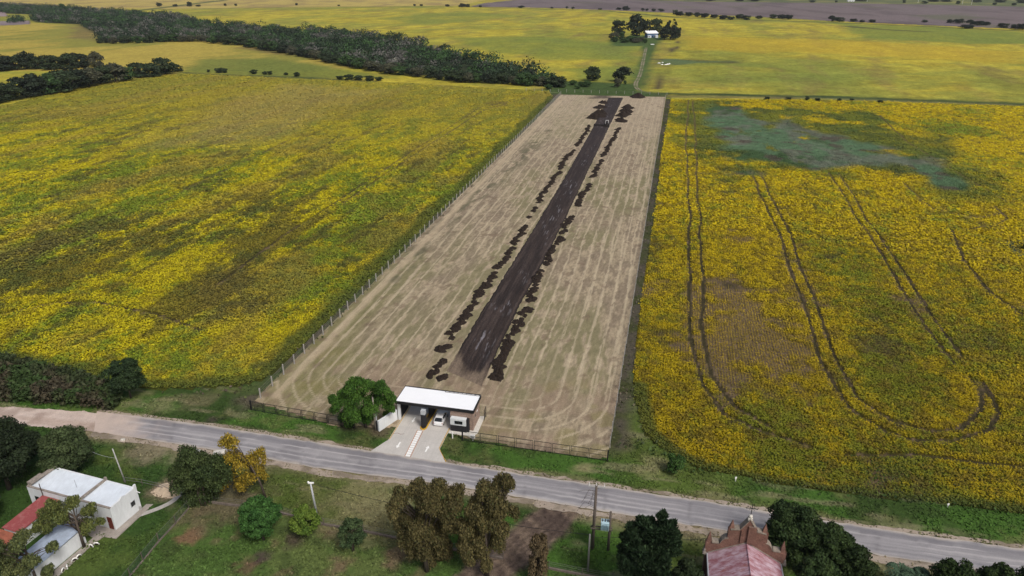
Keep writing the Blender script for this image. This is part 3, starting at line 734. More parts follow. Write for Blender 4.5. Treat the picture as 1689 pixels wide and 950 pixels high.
def crop_right(x, y):
    u, v = uv(x, y)
    a = fbm(u, v * 0.6, 11, 4, 501); b = fbm(x, y, 3.2, 4, 503); e = fbm(u, v * 0.45, 45, 3, 507); f = fbm(x, y, 1.6, 3, 509)
    c = blank(x, Ycol)
    g = 0.44 * a + 0.42 * e + 0.035 + (b - .5) * .48 + (vnoise(x / .7, y / .7, 3) - .5) * .24
    for (qx, qy, r, k) in ((1440, 480, 18, .13), (1490, 620, 8, .26), (1265, 690, 6, .32), (1400, 420, 18, .10), (1550, 450, 22, .06), (1650, 560, 14, .10), (1560, 215, 14, .2), (1290, 752, 6, .18), (1590, 800, 9, .08), (1420, 785, 8, .10), (1060, 640, 5, .15), (1590, 212, 20, .2), (1250, 420, 30, -.06), (1150, 700, 14, -.06), (1600, 700, 20, -.06)):
        g = g + k * gauss(x, y, qx, qy, r)
    green = sst(0.415, 0.72, g)
    nr = sst(300, 120, v)
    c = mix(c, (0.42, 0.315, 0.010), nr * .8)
    gc = mix(blank(x, Gcol), (0.195, 0.205, 0.016), nr * .7)
    c = c + (gc - c) * (green * .92)[:, None]
    thin = 0.50 * fbm(u, v * 0.35, 12, 4, 521) + (b - .5) * .35 + .185
    for (qx, qy, r, k) in ((1215, 520, 13, .20), (1110, 560, 9, .20), (1180, 600, 9, .15), (1250, 570, 10, .18), (1205, 480, 6, .28), (1300, 600, 8, .12), (1080, 480, 7, .15), (1200, 400, 8, .08), (1230, 640, 7, .1), (1460, 690, 7, .12), (1470, 800, 5, .28), (1390, 700, 8, .1), (1290, 480, 8, .08)):
        thin = thin + k * gauss(x, y, qx, qy, r)
    thin = thin + (fbm(x, y, 3.2, 3, 523) - .5) * .35
    thin = sst(0.50, 0.74, thin) * sst(420, 250, v)
    c = mix(c, (0.28, 0.185, 0.04), thin * 0.6)
    c = mix(c, (0.19, 0.14, 0.02), sst(0.50, 0.66, f + (vnoise(x / .45, y / .45, 4) - .5) * .25) * 0.70)
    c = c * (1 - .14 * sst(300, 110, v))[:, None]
    dark = sst(0.60, 0.74, fbm(u, v * 0.6, 10, 4, 531) * .6 + b * .4) * .7
    for (qx, qy, r) in ((1280, 535, 1.6), (1205, 470, 4.5), (1365, 620, 3), (1475, 800, 5)):
        dark = np.maximum(dark, gauss(x, y, qx, qy, r) * .9 * sst(.35, .55, b))
    c = mix(c, Dcol, dark * 0.8)
    # low weedy hollow
    om = pmask(x, y, OLIVE, 10, 22, 26, 8) * sst(.36, .50, fbm(x, y, 14, 4, 545) + .04)
    oc = mix(blank(x, (0.115, 0.150, 0.022)), (0.052, 0.090, 0.026), sst(.42, .6, fbm(x, y, 11, 4, 547)))
    c = c * (1 - .85 * om[:, None]) + oc * .85 * om[:, None]
    wm = pmask(x, y, WEED, 5, 14, 18, 7) * sst(.20, .36, fbm(u, v * .7, 9, 4, 555))
    wn = fbm(u, v * 0.5, 22, 4, 541)
    wc = mix(blank(x, (0.092, 0.165, 0.085)), (0.052, 0.102, 0.038), sst(0.42, 0.58, wn))
    wc = mix(wc, (0.155, 0.150, 0.125), sst(0.50, 0.64, fbm(u, v * 0.6, 16, 4, 543) - .02) * .6)
    wc = mix(wc, (0.085, 0.070, 0.055), sst(.58, .68, fbm(x, y, 10, 4, 549)) * .8)
    wc = wc * (1 + (fbm(x, y, 2.5, 3, 557) - .5) * .8)[:, None]
    c = c * (1 - wm[:, None]) + wc * wm[:, None]
    edge = seg_dist(x, y, PP([(1046, 640), (1062, 715), (1095, 742), (1150, 772), (1240, 790), (1350, 808), (1560, 832), (1689, 850), (1900, 880)]))
    c = mix(c, (0.070, 0.100, 0.022), sst(2.4, 0.8, edge + (a - .5) * 4) * .85)
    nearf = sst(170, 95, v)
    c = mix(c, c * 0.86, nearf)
    cover = 1 - 0.50 * thin - 0.35 * wm - 0.35 * dark
    wx = x + (fbm(x, y, 22, 2, 561) - .5) * 2.0; wy = y
    for t in TR:
        cover = cover * (1 - 0.95 * lmask(wx, wy, t, 0.50, 0.24, 0.24, 1.6))
    return c, np.clip(cover, 0, 1), wm

def crop_left(x, y):
    u, v = uv(x, y)
    a = fbm(u, v * 0.33, 6.0, 4, 601); b = fbm(x, y, 3.6, 4, 603); e = fbm(u, v * 0.3, 24, 3, 607); f = fbm(x, y, 1.8, 3, 609)
    c = blank(x, (0.46, 0.395, 0.010))
    g = 0.52 * a + 0.42 * e + 0.03 + (b - .5) * .45 + (vnoise(x / .8, y / .8, 3) - .5) * .20
    for (qx, qy, r, k) in ((700, 275, 10, .2), (600, 400, 14, .16), (780, 250, 12, .1), (680, 290, 9, .15), (400, 600, 9, .12), (300, 560, 10, .06), (560, 470, 9, .12), (880, 180, 14, .25), (100, 330, 20, .08), (520, 300, 18, .08), (620, 330, 12, .1), (130, 560, 16, -.12), (330, 580, 12, -.10), (480, 520, 10, -.06)):
        g = g + k * gauss(x, y, qx, qy, r, 0.8)
    c = mix(c, Gcol, sst(0.39, 0.63, g) * .92)
    c = mix(c, (0.26, 0.185, 0.05), sst(0.52, 0.72, fbm(u, v * .4, 20, 4, 611)) * .5)
    dark = fbm(u, v * 0.16, 3.6, 5, 621) * .62 + fbm(u, v * .3, 13, 3, 623) * .18 + b * .20
    for (qx, qy, r, k) in ((100, 440, 22, .10), (250, 400, 20, .13), (350, 480, 14, .20), (320, 500, 9, .15), (420, 395, 14, .18), (500, 370, 12, .13), (200, 460, 18, .08), (60, 470, 18, .10), (480, 340, 10, .1), (820, 172, 9, .42), (640, 175, 16, .12), (590, 165, 12, .12), (420, 330, 12, .1), (30, 400, 20, .1), (250, 590, 8, -.1), (600, 500, 14, -.1), (330, 300, 12, .1)):
        dark = dark + k * gauss(x, y, qx, qy, r, 0.72)
    dark = sst(0.555, 0.675, dark + (vnoise(x / .9, y / .9, 6) - .5) * .10 + (b - .5) * .16) * .78 * sst(500, 330, v + (a - .5) * 100) + sst(.25, .5, gauss(x, y, 820, 172, 10, .8)) * sst(.4, .55, b)
    dark = np.clip(dark, 0, 1)
    c = mix(c, Dcol, dark * .86)
    c = mix(c, (0.18, 0.14, 0.02), sst(0.52, 0.70, f + (vnoise(x / .5, y / .5, 4) - .5) * .2) * .5)
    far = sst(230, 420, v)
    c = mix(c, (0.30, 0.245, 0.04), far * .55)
    pale = pmask(x, y, PP([(250, 250), (330, 185), (470, 140), (620, 150), (520, 200), (420, 230)]), 20, 20, 30)
    c = mix(c, (0.34, 0.265, 0.09), pale * .5)
    edge = seg_dist(x, y, PP([(-160, 560), (0, 590), (110, 612), (190, 634), (255, 642), (330, 640), (400, 636), (440, 624), (912, 160)]))
    c = mix(c, (0.085, 0.11, 0.022), sst(4.5, 1.4, edge + (a - .5) * 7) * .85)
    cover = 1 - 0.16 * dark
    for t in TL:
        cover = cover * (1 - 0.95 * lmask(x, y, t, 0.5, 0.3, 0.2, 2.0))
    return c, np.clip(cover, 0, 1), dark * 0

SOILC = (0.150, 0.108, 0.068)
def field_ground(fn):
    def f(x, y):
        c, cov, wm = fn(x, y)
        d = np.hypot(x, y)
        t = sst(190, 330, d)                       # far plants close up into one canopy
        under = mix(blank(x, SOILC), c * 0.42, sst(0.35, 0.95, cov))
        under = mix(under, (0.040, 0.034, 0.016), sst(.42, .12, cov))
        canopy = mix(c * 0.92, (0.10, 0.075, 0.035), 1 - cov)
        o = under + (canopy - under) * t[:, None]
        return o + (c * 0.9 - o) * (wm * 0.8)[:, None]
    return f
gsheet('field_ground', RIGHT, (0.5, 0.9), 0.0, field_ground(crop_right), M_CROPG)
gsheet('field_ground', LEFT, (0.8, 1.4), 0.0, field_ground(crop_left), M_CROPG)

def crop(name, poly, fn, seed, label, bands, row=0.52, group=None):
    rng = np.random.default_rng(seed)
    pu = np.array([uv(p[0], p[1]) for p in poly])
    A = []
    for (d0, d1, rs, sp, size, hh, per, upb) in bands:
        us = np.arange(pu[:, 0].min(), pu[:, 0].max(), rs); vs = np.arange(pu[:, 1].min(), pu[:, 1].max(), sp)
        gu, gv = np.meshgrid(us, vs); gu = gu.ravel(); gv = gv.ravel()
        k = (np.hypot(gu, gv) > d0 - 3) & (np.hypot(gu, gv) < d1 + 3); gu, gv = gu[k], gv[k]
        gu = gu + rng.normal(0, rs * 0.08, gu.size); gv = gv + rng.uniform(-.5, .5, gv.size) * sp
        x = gu * UU[0] + gv * VV[0]; y = gu * UU[1] + gv * VV[1]
        d = np.hypot(x, y)
        k = (d >= d0) & (d < d1)
        # only what can be seen from about here
        k &= np.abs(x) < 0.80 * y + 22
        x, y = x[k], y[k]
        k = inside(x, y, poly); x, y = x[k], y[k]
        c, cov, wm = fn(x, y)
        k = rng.uniform(0, 1, len(x)) < np.where(cov > .32, .42 + .7 * cov, cov * 1.6 - .12)
        x, y, c, cov, wm = x[k], y[k], c[k], cov[k], wm[k]
        lump = fbm(x, y, 1.1, 2, seed + 3)
        for j in range(per):
            sz = size * rng.uniform(0.65, 1.35, len(x)) * (0.48 + 0.52 * cov) * (1 - 0.25 * wm)
            z = hh * (0.35 + 0.65 * rng.uniform(0, 1, len(x))) * (0.55 + 0.45 * cov) * (0.55 + 0.9 * lump) * (1 - .5 * wm)
            s_ = rs * 0.34 * (0.18 + .82 * cov ** 1.5)
            ju = rng.normal(0, 1, len(x)) * s_; jv = rng.normal(0, sp * .45, len(x))
            A.append((np.stack([x + ju * UU[0] + jv * VV[0], y + ju * UU[1] + jv * VV[1], z], 1), sz, c, np.full(len(x), upb)))
    Pn = np.concatenate([a[0] for a in A]); S = np.concatenate([a[1] for a in A]); C = np.concatenate([a[2] for a in A])
    Ub = np.concatenate([a[3] for a in A])
    Nn = rng.normal(size=Pn.shape) * 0.5; Nn[:, 2] += Ub
    me = leaf_mesh(name, Pn, Nn, S, C, 1.35, rng=rng, jit=0.11)
    o = link(name, me, M_LEAF)
    tag(o, label, 'crop', group, 'stuff')
    print(name, len(Pn))
    return o
# distance from, to, row spacing, plant spacing, leaf size, height, leaves per plant, upward bias
BANDS = [(0, 150, 0.56, 0.25, 0.22, 0.55, 5, 1.25), (150, 215, 0.58, 0.36, 0.28, 0.55, 4, 1.3), (215, 330, 0.66, 0.70, 0.46, 0.55, 3, 1.6), (330, 480, .9, 1.2, .62, 0.42, 2, 2.4), (480, 820, 1.7, 2.2, .95, 0.4, 2, 3.2)]
crop('soybean_crop', RIGHT, crop_right, 71, 'yellowing soybean crop right of the mown strip with looping wheel tracks', BANDS)
crop('soybean_crop', LEFT, crop_left, 72, 'yellow and green soybean crop with dark streaks left of the mown strip', BANDS)


# ------------------------------------------------------------------ scrub and grass tufts
def scatter(name, poly, n, size, h, colfn, label, cat, seed, elong=1.3, up=1.0, soft=None, dens=None, jit=0.25):
    rng = np.random.default_rng(seed)
    px = np.array(poly); lo, hi = px.min(0), px.max(0)
    x = rng.uniform(lo[0], hi[0], n * 3); y = rng.uniform(lo[1], hi[1], n * 3)
    k = inside(x, y, poly)
    if dens is not None: k &= rng.uniform(0, 1, len(x)) < dens(x, y)
    x, y = x[k][:n], y[k][:n]
    hh = h * (0.35 + 1.3 * fbm(x, y, 2.6, 3, seed)) if h > 0.3 else np.full(len(x), h)
    z = hh * rng.uniform(0.05, 1, len(x)) ** 0.6
    Nn = rng.normal(size=(len(x), 3)) * 0.7 + np.array((0, 0, up))
    me = leaf_mesh(name, np.stack([x, y, z - 0.04], 1), Nn, size * rng.uniform(.6, 1.4, len(x)), colfn(x, y), elong, rng=rng, jit=jit)
    return tag(link(name, me, M_LEAF), label, cat, None, 'stuff')

def road_free(x, y):
    m = np.ones(x.shape)
    m[inside(x, y, ROAD_T + ROAD_B[::-1])] = 0
    m[inside(x, y, DIRT_T + DIRT_B[::-1])] = 0
    m[inside(x, y, DRIVE_W)] = 0
    m[inside(x, y, STRIP)] = 0
    m[inside(x, y, TRACK_D)] = 0.06
    m[inside(x, y, HOUSE_W)] = 0
    m *= sst(.5, .7, seg_dist(x, y, PP([(229, 850), (250, 843), (268, 836), (284, 828), (293, 819), (300, 810)])))
    m *= 1 - 0.75 * (1 - sst(0.6, 2.5, seg_dist(x, y, ROAD_B)))
    m *= sst(0.34, 0.55, fbm(x, y, 3.0, 3, 811)) * .9 + .1
    return m

# frames: local ground axes of the two buildings
class Frame:
    def __init__(s, o, deg): s.o = o; s.a = R(deg); s.c = math.cos(s.a); s.s = math.sin(s.a)
    def w(s, x, y): return (s.o[0] + x * s.c - y * s.s, s.o[1] + x * s.s + y * s.c)
    def l(s, p): dx, dy = p[0] - s.o[0], p[1] - s.o[1]; return (dx * s.c + dy * s.s, -dx * s.s + dy * s.c)
GF = Frame((-6.6, 100.8), -12.5)
HF = Frame(P(191.6, 874), 162.0)
DRIVE_L = [(-15.35, -9.5), (-13.45, -5.35), (-13.5, 5.5), (-4.2, 5.5), (-4.19, -5.94), (-1.95, -9.6)]
DRIVE_W = [GF.w(*p) for p in DRIVE_L]
HOUSE_W = [HF.w(*p) for p in ((-1.4, 1.5), (-1.0, -6.2), (15.5, -5), (13, 7), (9, 10), (5, 11), (0.5, 12), (1.9, 1.0))]
gsheet('grass_verge', PP([(1003, 757), (1040, 520), (1063, 380), (1098, 163), (1112, 164), (1084, 370), (1058, 560), (1062, 720), (1040, 745)]), (.5, .8), -.04, near_col, M_GRASS)
gsheet('grass_verge', PP([(440, 665), (540, 560), (930, 160), (926, 152), (900, 152), (750, 310), (620, 440), (500, 556), (420, 636), (380, 665)]), (.5, .8), -.04, near_col, M_GRASS)
NEARG = [(-95, 45), (95, 45), (95, 88), (20, 100), (-8, 104), (-60, 112), (-95, 110)]
scatter('grass', NEARG, 90000, 0.20, 0.14, lambda x, y: near_col(x, y) * 1.05, 'rough grass on the road verges, the house yard and the paddock', 'grass', 801, 1.8, 0.8, dens=road_free, jit=0.22)

def scrub_col(x, y):
    c = mix(blank(x, (0.036, 0.050, 0.020)), (0.056, 0.048, 0.030), sst(.45, .65, fbm(x, y, 5, 3, 815)))
    return mix(c, (0.035, 0.062, 0.018), sst(.5, .66, fbm(x, y, 3.2, 3, 817)))
THICK = PP([(-120, 578), (0, 592), (60, 608), (120, 622), (185, 640), (205, 662), (188, 680), (100, 672), (0, 664), (-120, 656)])
scatter('undergrowth', THICK, 17000, 0.42, 2.4, scrub_col, 'dark brown and green thicket beside the pale dirt road', 'thicket', 821, 1.7, .4)
EDGE_L = PP([(245, 642), (330, 640), (400, 636), (440, 622), (475, 592), (520, 550), (640, 433), (760, 316), (912, 158), (918, 156), (770, 318), (650, 436), (530, 560), (490, 600), (440, 648), (400, 664), (330, 656), (250, 660)])
scatter('weeds', EDGE_L, 9000, 0.34, 0.75, lambda x, y: mix(mix(blank(x, (0.060, 0.075, 0.022)), (0.085, 0.066, 0.05), sst(.42, .58, fbm(x, y, 3.5, 3, 823))), (0.045, 0.08, 0.02), sst(.55, .7, fbm(x, y, 5, 3, 829))), 'rank weeds along the fence of concrete posts', 'weeds', 827, 1.6, .5, dens=lambda x, y: .25 + .75 * sst(.4, .6, fbm(x, y, 3, 3, 833)))
EDGE_R = PP([(1006, 742), (1016, 680), (1040, 520), (1060, 400), (1080, 275), (1099, 161), (1107, 163), (1090, 262), (1078, 370), (1060, 480), (1050, 560), (1046, 650), (1062, 715), (1095, 742), (1150, 772), (1240, 790), (1350, 808), (1560, 832), (1689, 850), (1689, 857), (1560, 839), (1350, 816), (1240, 798), (1140, 782), (1080, 760), (1040, 742)])
scatter('weeds', EDGE_R, 11000, 0.34, 0.8, lambda x, y: mix(mix(blank(x, (0.055, 0.066, 0.024)), (0.105, 0.085, 0.065), sst(.45, .6, fbm(x, y, 4, 3, 843)) * (y > 95)), (0.040, 0.075, 0.018), sst(106, 92, y)), 'green and brown weeds edging the crop right of the strip', 'weeds', 847, 1.6, .5, dens=lambda x, y: .3 + .7 * sst(.35, .6, fbm(x, y, 3, 3, 853)))

# ------------------------------------------------------------------ trees
def crown_points(shape, w_, h_, z0, n, rng, nl=None, lobe=0.36):
    rx = w_ / 2; rz = (h_ - z0) / 2; zc = (h_ + z0) / 2
    nl = nl or 26
    L = []
    tries = 0
    while len(L) < nl and tries < 4000:
        tries += 1
        d = rng.normal(size=3); d /= np.linalg.norm(d)
        if shape == 'round':
            f = rng.uniform(.45, .78); c = np.array((d[0] * rx * f, d[1] * rx * f, zc + d[2] * rz * f)); r = lobe * min(rx, rz) * rng.uniform(.7, 1.25)
        elif shape == 'cone':
            t = rng.uniform(0, 1) ** 1.25; rr = rx * (1 - t) ** .42 * rng.uniform(.55, .92); a = rng.uniform(0, 6.283)
            c = np.array((rr * math.cos(a), rr * math.sin(a), z0 + (h_ - z0) * (.06 + .88 * t))); r = lobe * rx * rng.uniform(.55, .95) * (1.05 - .6 * t)
        elif shape == 'column':
            t = rng.uniform(0, 1); rr = rx * math.sin(math.pi * min(.96, .22 + .68 * t)) ** .6 * rng.uniform(.35, .82); a = rng.uniform(0, 6.283)
            c = np.array((rr * math.cos(a), rr * math.sin(a), z0 + (h_ - z0) * (.08 + .84 * t))); r = lobe * rx * rng.uniform(.7, 1.15)
        elif shape == 'weep':
            t = rng.uniform(0, 1) ** .8; rr = rx * (.52 + .48 * math.sin(math.pi * min(1, .15 + .62 * t)) ** 1.5) * (1.0 if t < .86 else .62) * rng.uniform(.25, .88); a = rng.uniform(0, 6.283)
            c = np.array((rr * math.cos(a), rr * math.sin(a), z0 + (h_ - z0) * (.04 + .90 * t))); r = lobe * rx * rng.uniform(.5, 1.2)
        elif shape == 'spread':
            f = rng.uniform(.3, .85); a = rng.uniform(0, 6.283)
            c = np.array((rx * f * math.cos(a), rx * f * math.sin(a), z0 + (h_ - z0) * (.35 + .5 * rng.uniform() - .25 * f * f))); r = lobe * rx * rng.uniform(.5, .95)
        L.append((c, r))
    R2 = np.array([r * r for _, r in L]); pr = R2 / R2.sum()
    k = rng.choice(len(L), n, p=pr)
    C = np.array([c for c, _ in L])[k]; Rr = np.array([r for _, r in L])[k]
    d = rng.normal(size=(n, 3)); d /= np.linalg.norm(d, axis=1, keepdims=True)
    d[:, 2] = np.where(d[:, 2] < -.3, -d[:, 2] * .6, d[:, 2])
    rad = Rr * (0.50 + 0.55 * rng.uniform(0, 1, n) ** .7)
    p = C + d * rad[:, None] * np.array((1, 1, .85))
    return p, d, k, L

def lobe_points(L, n, rng):
    R2 = np.array([r * r for _, r in L]); k = rng.choice(len(L), n, p=R2 / R2.sum())
    C = np.array([c for c, _ in L])[k]; Rr = np.array([r for _, r in L])[k]
    d = rng.normal(size=(n, 3)); d /= np.linalg.norm(d, axis=1, keepdims=True)
    d[:, 2] = np.where(d[:, 2] < -.5, -d[:, 2] * .6, d[:, 2])
    return C + d * (Rr * (0.45 + 0.60 * rng.uniform(0, 1, n) ** .7))[:, None], d, k, L

def make_crown(name, shape, w_, h_, z0, n, leaf, cols, rng, nl=None, lobe=.36, droop=False, elong=1.6, jit=.25, offset_=(0, 0)):
    p, d, k, L = lobe_points(shape, n, rng) if isinstance(shape, list) else crown_points(shape, w_, h_, z0, n, rng, nl, lobe)
    ax = None
    if droop == 'out':
        ax = d + np.array((0, 0, .7)); d = np.cross(ax, rng.normal(size=(n, 3))) * 1.5
    elif droop:
        p[:, 2] -= rng.uniform(0, 1, n) ** 2 * droop
        ax = np.tile(np.array((0, 0, -1.0)), (n, 1)); d[:, 2] *= .35
    p[:, 2] = np.maximum(p[:, 2], .12)
    p[:, 0] += offset_[0] * np.clip(p[:, 2] / h_, 0, 1); p[:, 1] += offset_[1] * np.clip(p[:, 2] / h_, 0, 1)
    t = rng.uniform(0, 1, len(L))[k] * .65 + rng.uniform(0, 1, n) * .35
    cc = np.array(cols); c = cc[0] + (cc[1] - cc[0]) * t[:, None]
    if len(cc) > 2: c = np.where((rng.uniform(0, 1, n) < .12)[:, None], cc[2], c)
    me = leaf_mesh(name, p, d + rng.normal(size=(n, 3)) * .55, leaf * rng.uniform(.6, 1.4, n), c, elong, ax, rng, jit)
    return me, L

def make_trunk(L, h_, z0, r, rng, lean=(0, 0), limbs=7, stems=1, carry=1.0):
    m = MB()
    tops = []
    for s_ in range(stems):
        a = rng.uniform(0, 6.28); sp = 0.0 if stems == 1 else r * 1.4
        bx, by = sp * math.cos(a), sp * math.sin(a)
        zt = z0 + (h_ - z0) * .45
        tx, ty = lean[0] * .6 + bx * 2, lean[1] * .6 + by * 2
        m.tube([(bx, by, -.1), (bx * 1.2 + tx * .25, by * 1.2 + ty * .25, zt * .4), (tx, ty, zt)], [r * 1.15, r * .85, r * .5], 7)
        tops.append((bx, by, tx, ty, zt))
    for c, rr in L[:limbs]:
        bx, by, tx, ty, zt = tops[rng.integers(len(tops))]
        f = rng.uniform(.45, 1.0)
        q = (bx + (tx - bx) * f, by + (ty - by) * f, zt * f)
        lz = np.clip(c[2] / h_, 0, 1)
        e = (c[0] + lean[0] * lz * carry, c[1] + lean[1] * lz * carry, c[2])
        md = tuple((q[i] + e[i]) / 2 + (0, 0, .25)[i] for i in range(3))
        m.tube([q, md, e], [r * .4, r * .26, r * .08], 5)
    return m

SEED = [100]
def tree(label, px, by, ty, wpx, shape='round', cols=((.02, .04, .01), (.05, .09, .02)), n=7000, leaf=.40, z0=.15, cat='tree', name='tree', group=None, nl=None, lobe=.36, droop=False, elong=1.6, trunk=.22, stems=1, lean=(0, 0), limbs=8, jit=.25):
    SEED[0] += 1
    rng = np.random.default_rng(SEED[0])
    x, y = P(px, by)
    h = hgt(px, by, ty); wd = wpx * depth(x, y, h / 2) / 1162
    e = empty(name, (x, y, 0), 0, label, cat, group)
    if isinstance(shape, list):               # limbs of the crown surveyed one by one, each at its own depth
        k_ = depth(x, y, h * .6) / 1162; LB = []
        for qx, qy, qr in shape:
            r_ = qr * k_
            zz = hgt(px, by, qy); hw_ = max(wd / 2 - r_, .2); fx_ = max(-1, min(1, (qx - px) * k_ / (wd / 2)))
            dy_ = rng.uniform(-1, 1) * math.sqrt(max(0, 1 - fx_ * fx_)) * hw_ * .55
            zz -= dy_ * .95                    # farther limbs stand lower in the view
            LB.append((np.array(((qx - px) * k_, dy_, max(zz, r_ * .5))), r_))
            for _ in range(4):                 # smaller clumps round each limb
                d_ = rng.normal(size=3); d_ /= np.linalg.norm(d_)
                LB.append((np.array(((qx - px) * k_, dy_, max(zz, r_ * .5))) + d_ * r_ * .80, r_ * rng.uniform(.45, .72)))
        shape = LB
    me, L = make_crown('crown', shape, wd * .97, h * .98, h * z0, int(n * 2.6), leaf * .60, cols, rng, int((nl or 26) * 2.4), lobe * .66, droop, elong, jit, (0, 0) if isinstance(shape, list) else lean)
    link('crown', me, M_LEAF, e)
    make_trunk(L, h, h * z0, trunk, rng, lean, limbs, stems, 0.0 if isinstance(shape, list) else 1.0).build('trunk', M_BARK, e, True)
    return e

DK = ((.014, .024, .010), (.030, .046, .017))
Z5 = lambda L: [(560 + a / 7.3, 600 + b / 7.3, r / 6.8) for a, b, r in L]
tree('round bright green tree between the black fence and the white gate wall', 604, 705, 626, 106, Z5([(80, 330, 66), (200, 285, 82), (330, 265, 84), (450, 255, 76), (560, 315, 76), (640, 370, 56), (680, 420, 42), (100, 450, 94), (250, 420, 100), (400, 400, 94), (520, 430, 84), (620, 490, 62), (50, 600, 70), (180, 580, 94), (300, 560, 94), (430, 560, 84), (560, 575, 56), (110, 690, 60), (240, 680, 72), (350, 660, 60), (20, 500, 60), (-20, 560, 50), (-30, 440, 50)]), ((.028, .074, .012), (.066, .140, .020)), 18000, .28, .06, droop=.6, trunk=.22, limbs=0)
tree('dark open-crowned tree standing at the crop edge by the thicket', 216, 656, 584, 68, 'round', ((.013, .026, .012), (.030, .052, .018)), 7000, .34, .06, nl=24, lobe=.40, trunk=.16)
Z4 = lambda L: [(280 + a / 3.8, 700 + b / 3.8, r / 3.5) for a, b, r in L]
tree('golden-yellow tall tree with a bare leaning trunk near the road', 438, 820, 719, 110, Z4([(440, 100, 42), (480, 130, 38), (450, 205, 50), (530, 200, 52), (590, 180, 38), (612, 205, 22), (415, 240, 40), (500, 255, 52), (560, 280, 40), (380, 335, 46), (430, 360, 34), (340, 380, 34), (520, 335, 42), (490, 385, 28), (580, 315, 24), (322, 372, 20)]), ((.20, .150, .018), (.31, .220, .024), (.15, .14, .02)), 4200, .27, .30, droop=.5, trunk=.17, lean=(-3.0, .3), limbs=16, jit=.3)
tree('dull dark green bushy tree beside the golden tree and sand pile', 336, 834, 748, 96, Z4([(130, 230, 56), (200, 220, 66), (270, 230, 56), (350, 220, 46), (390, 255, 40), (110, 300, 56), (200, 310, 76), (300, 310, 66), (370, 320, 42), (90, 400, 46), (160, 410, 66), (250, 400, 66), (330, 380, 38), (130, 460, 46), (210, 465, 56)]), ((.026, .044, .016), (.062, .086, .027)), 11500, .28, .08, droop=.4, trunk=.16, stems=3, limbs=0)
tree('dense round glossy green tree in front of the paddock wall', 435, 890, 818, 76, 'round', ((.020, .060, .014), (.050, .120, .026)), 9000, .30, .05, nl=44, lobe=.36, trunk=.16)
tree('light yellow-green shrub at the foot of the concrete pole', 507, 884, 838, 62, 'round', ((.055, .105, .018), (.12, .175, .025)), 4200, .26, .06, cat='shrub', name='shrub', nl=24, lobe=.36, trunk=.09, stems=3)
tree('thin greyish green shrub leaning over the paddock wall', 583, 909, 848, 54, 'round', ((.030, .055, .022), (.060, .090, .035)), 3000, .24, .06, cat='shrub', name='shrub', nl=20, lobe=.34, trunk=.07, stems=4)
BR = ((.062, .055, .022), (.118, .100, .040), (.055, .060, .022))
Z1 = lambda L: [(627 + a / 3.2, 759 + b / 3.2, r / 2.75) for a, b, r in L]
tree('larger olive brown weeping tree, left of the two by the road', 708, 938, 790, 124, Z1([(210, 150, 48), (120, 200, 42), (340, 140, 42), (280, 215, 52), (425, 165, 38), (150, 290, 50), (250, 300, 55), (380, 250, 50), (105, 340, 30), (200, 390, 44), (300, 400, 46), (170, 470, 30), (290, 480, 40), (310, 545, 30), (390, 330, 36), (90, 260, 28), (230, 350, 46), (340, 460, 40), (240, 470, 36), (150, 400, 38), (350, 340, 44), (260, 530, 30)]), BR, 22000, .27, .10, droop=1.0, elong=1.8, trunk=.3, stems=3, limbs=22)
tree('slimmer olive brown weeping tree with a visible dark trunk', 803, 948, 786, 100, Z1([(560, 140, 42), (640, 130, 45), (685, 112, 26), (530, 215, 44), (620, 225, 52), (672, 250, 30), (720, 265, 22), (585, 310, 50), (640, 370, 40), (455, 350, 44), (500, 410, 46), (440, 440, 34), (545, 470, 38), (480, 500, 30), (640, 440, 26), (600, 400, 40), (540, 350, 44), (520, 280, 40), (570, 540, 26), (460, 480, 30)]), BR, 18000, .27, .2, droop=1.0, elong=1.8, trunk=.32, stems=1, limbs=22)
tree('small brown drooping tree beside the rutted dirt track', 888, 958, 876, 36, 'column', ((.075, .058, .032), (.115, .085, .045)), 3000, .28, .12, nl=20, lobe=.55, droop=1.2, elong=2.0, trunk=.11, stems=2)
Z2 = lambda L: [(990 + a / 8.64, 840 + b / 8.64, r / 8.64) for a, b, r in L]
tree('dark blue-green conifer right of the transformer poles', 1064, 990, 844, 112, Z2([(690, 110, 45), (790, 90, 50), (440, 170, 60), (530, 200, 50), (930, 210, 60), (300, 270, 70), (650, 220, 80), (820, 220, 80), (270, 390, 65), (450, 340, 105), (650, 340, 110), (850, 340, 110), (960, 370, 70), (330, 480, 100), (550, 480, 120), (760, 480, 120), (930, 480, 90), (230, 690, 55), (310, 620, 105), (500, 650, 130), (720, 650, 130), (900, 620, 105), (1000, 620, 50), (350, 820, 115), (600, 820, 140), (850, 800, 130), (400, 1000, 120), (650, 1000, 150), (880, 990, 120)]), ((.011, .026, .011), (.034, .060, .026)), 15000, .34, .02, trunk=.14, elong=3.4, limbs=0, droop='out')
tree('low dark shrub between the conifer and the chapel', 1128, 985, 918, 56, 'round', DK, 4000, .30, .04, cat='shrub', name='shrub', nl=24, lobe=.40, trunk=.12, stems=2)
tree('large dark green tree rising behind the brick chapel gable', 1300, 922, 829, 116, 'round', ((.016, .032, .011), (.042, .068, .018)), 12000, .34, .03, nl=44, lobe=.36, trunk=.35)
tree('dark green tree between the tall chapel tree and a rounded lower one', 1356, 945, 860, 92, 'round', ((.016, .032, .011), (.042, .068, .018)), 9000, .34, .03, nl=36, lobe=.36, trunk=.3)
tree('rounded dark tree between the chapel tree and the road', 1402, 972, 896, 76, 'round', ((.014, .026, .009), (.030, .050, .014)), 6000, .32, .03, nl=36, lobe=.40, trunk=.2)
tree('dark tree standing close along the right wall of the chapel', 1334, 1010, 905, 84, 'round', ((.016, .032, .011), (.042, .068, .018)), 8000, .34, .03, nl=36, lobe=.36, trunk=.3)
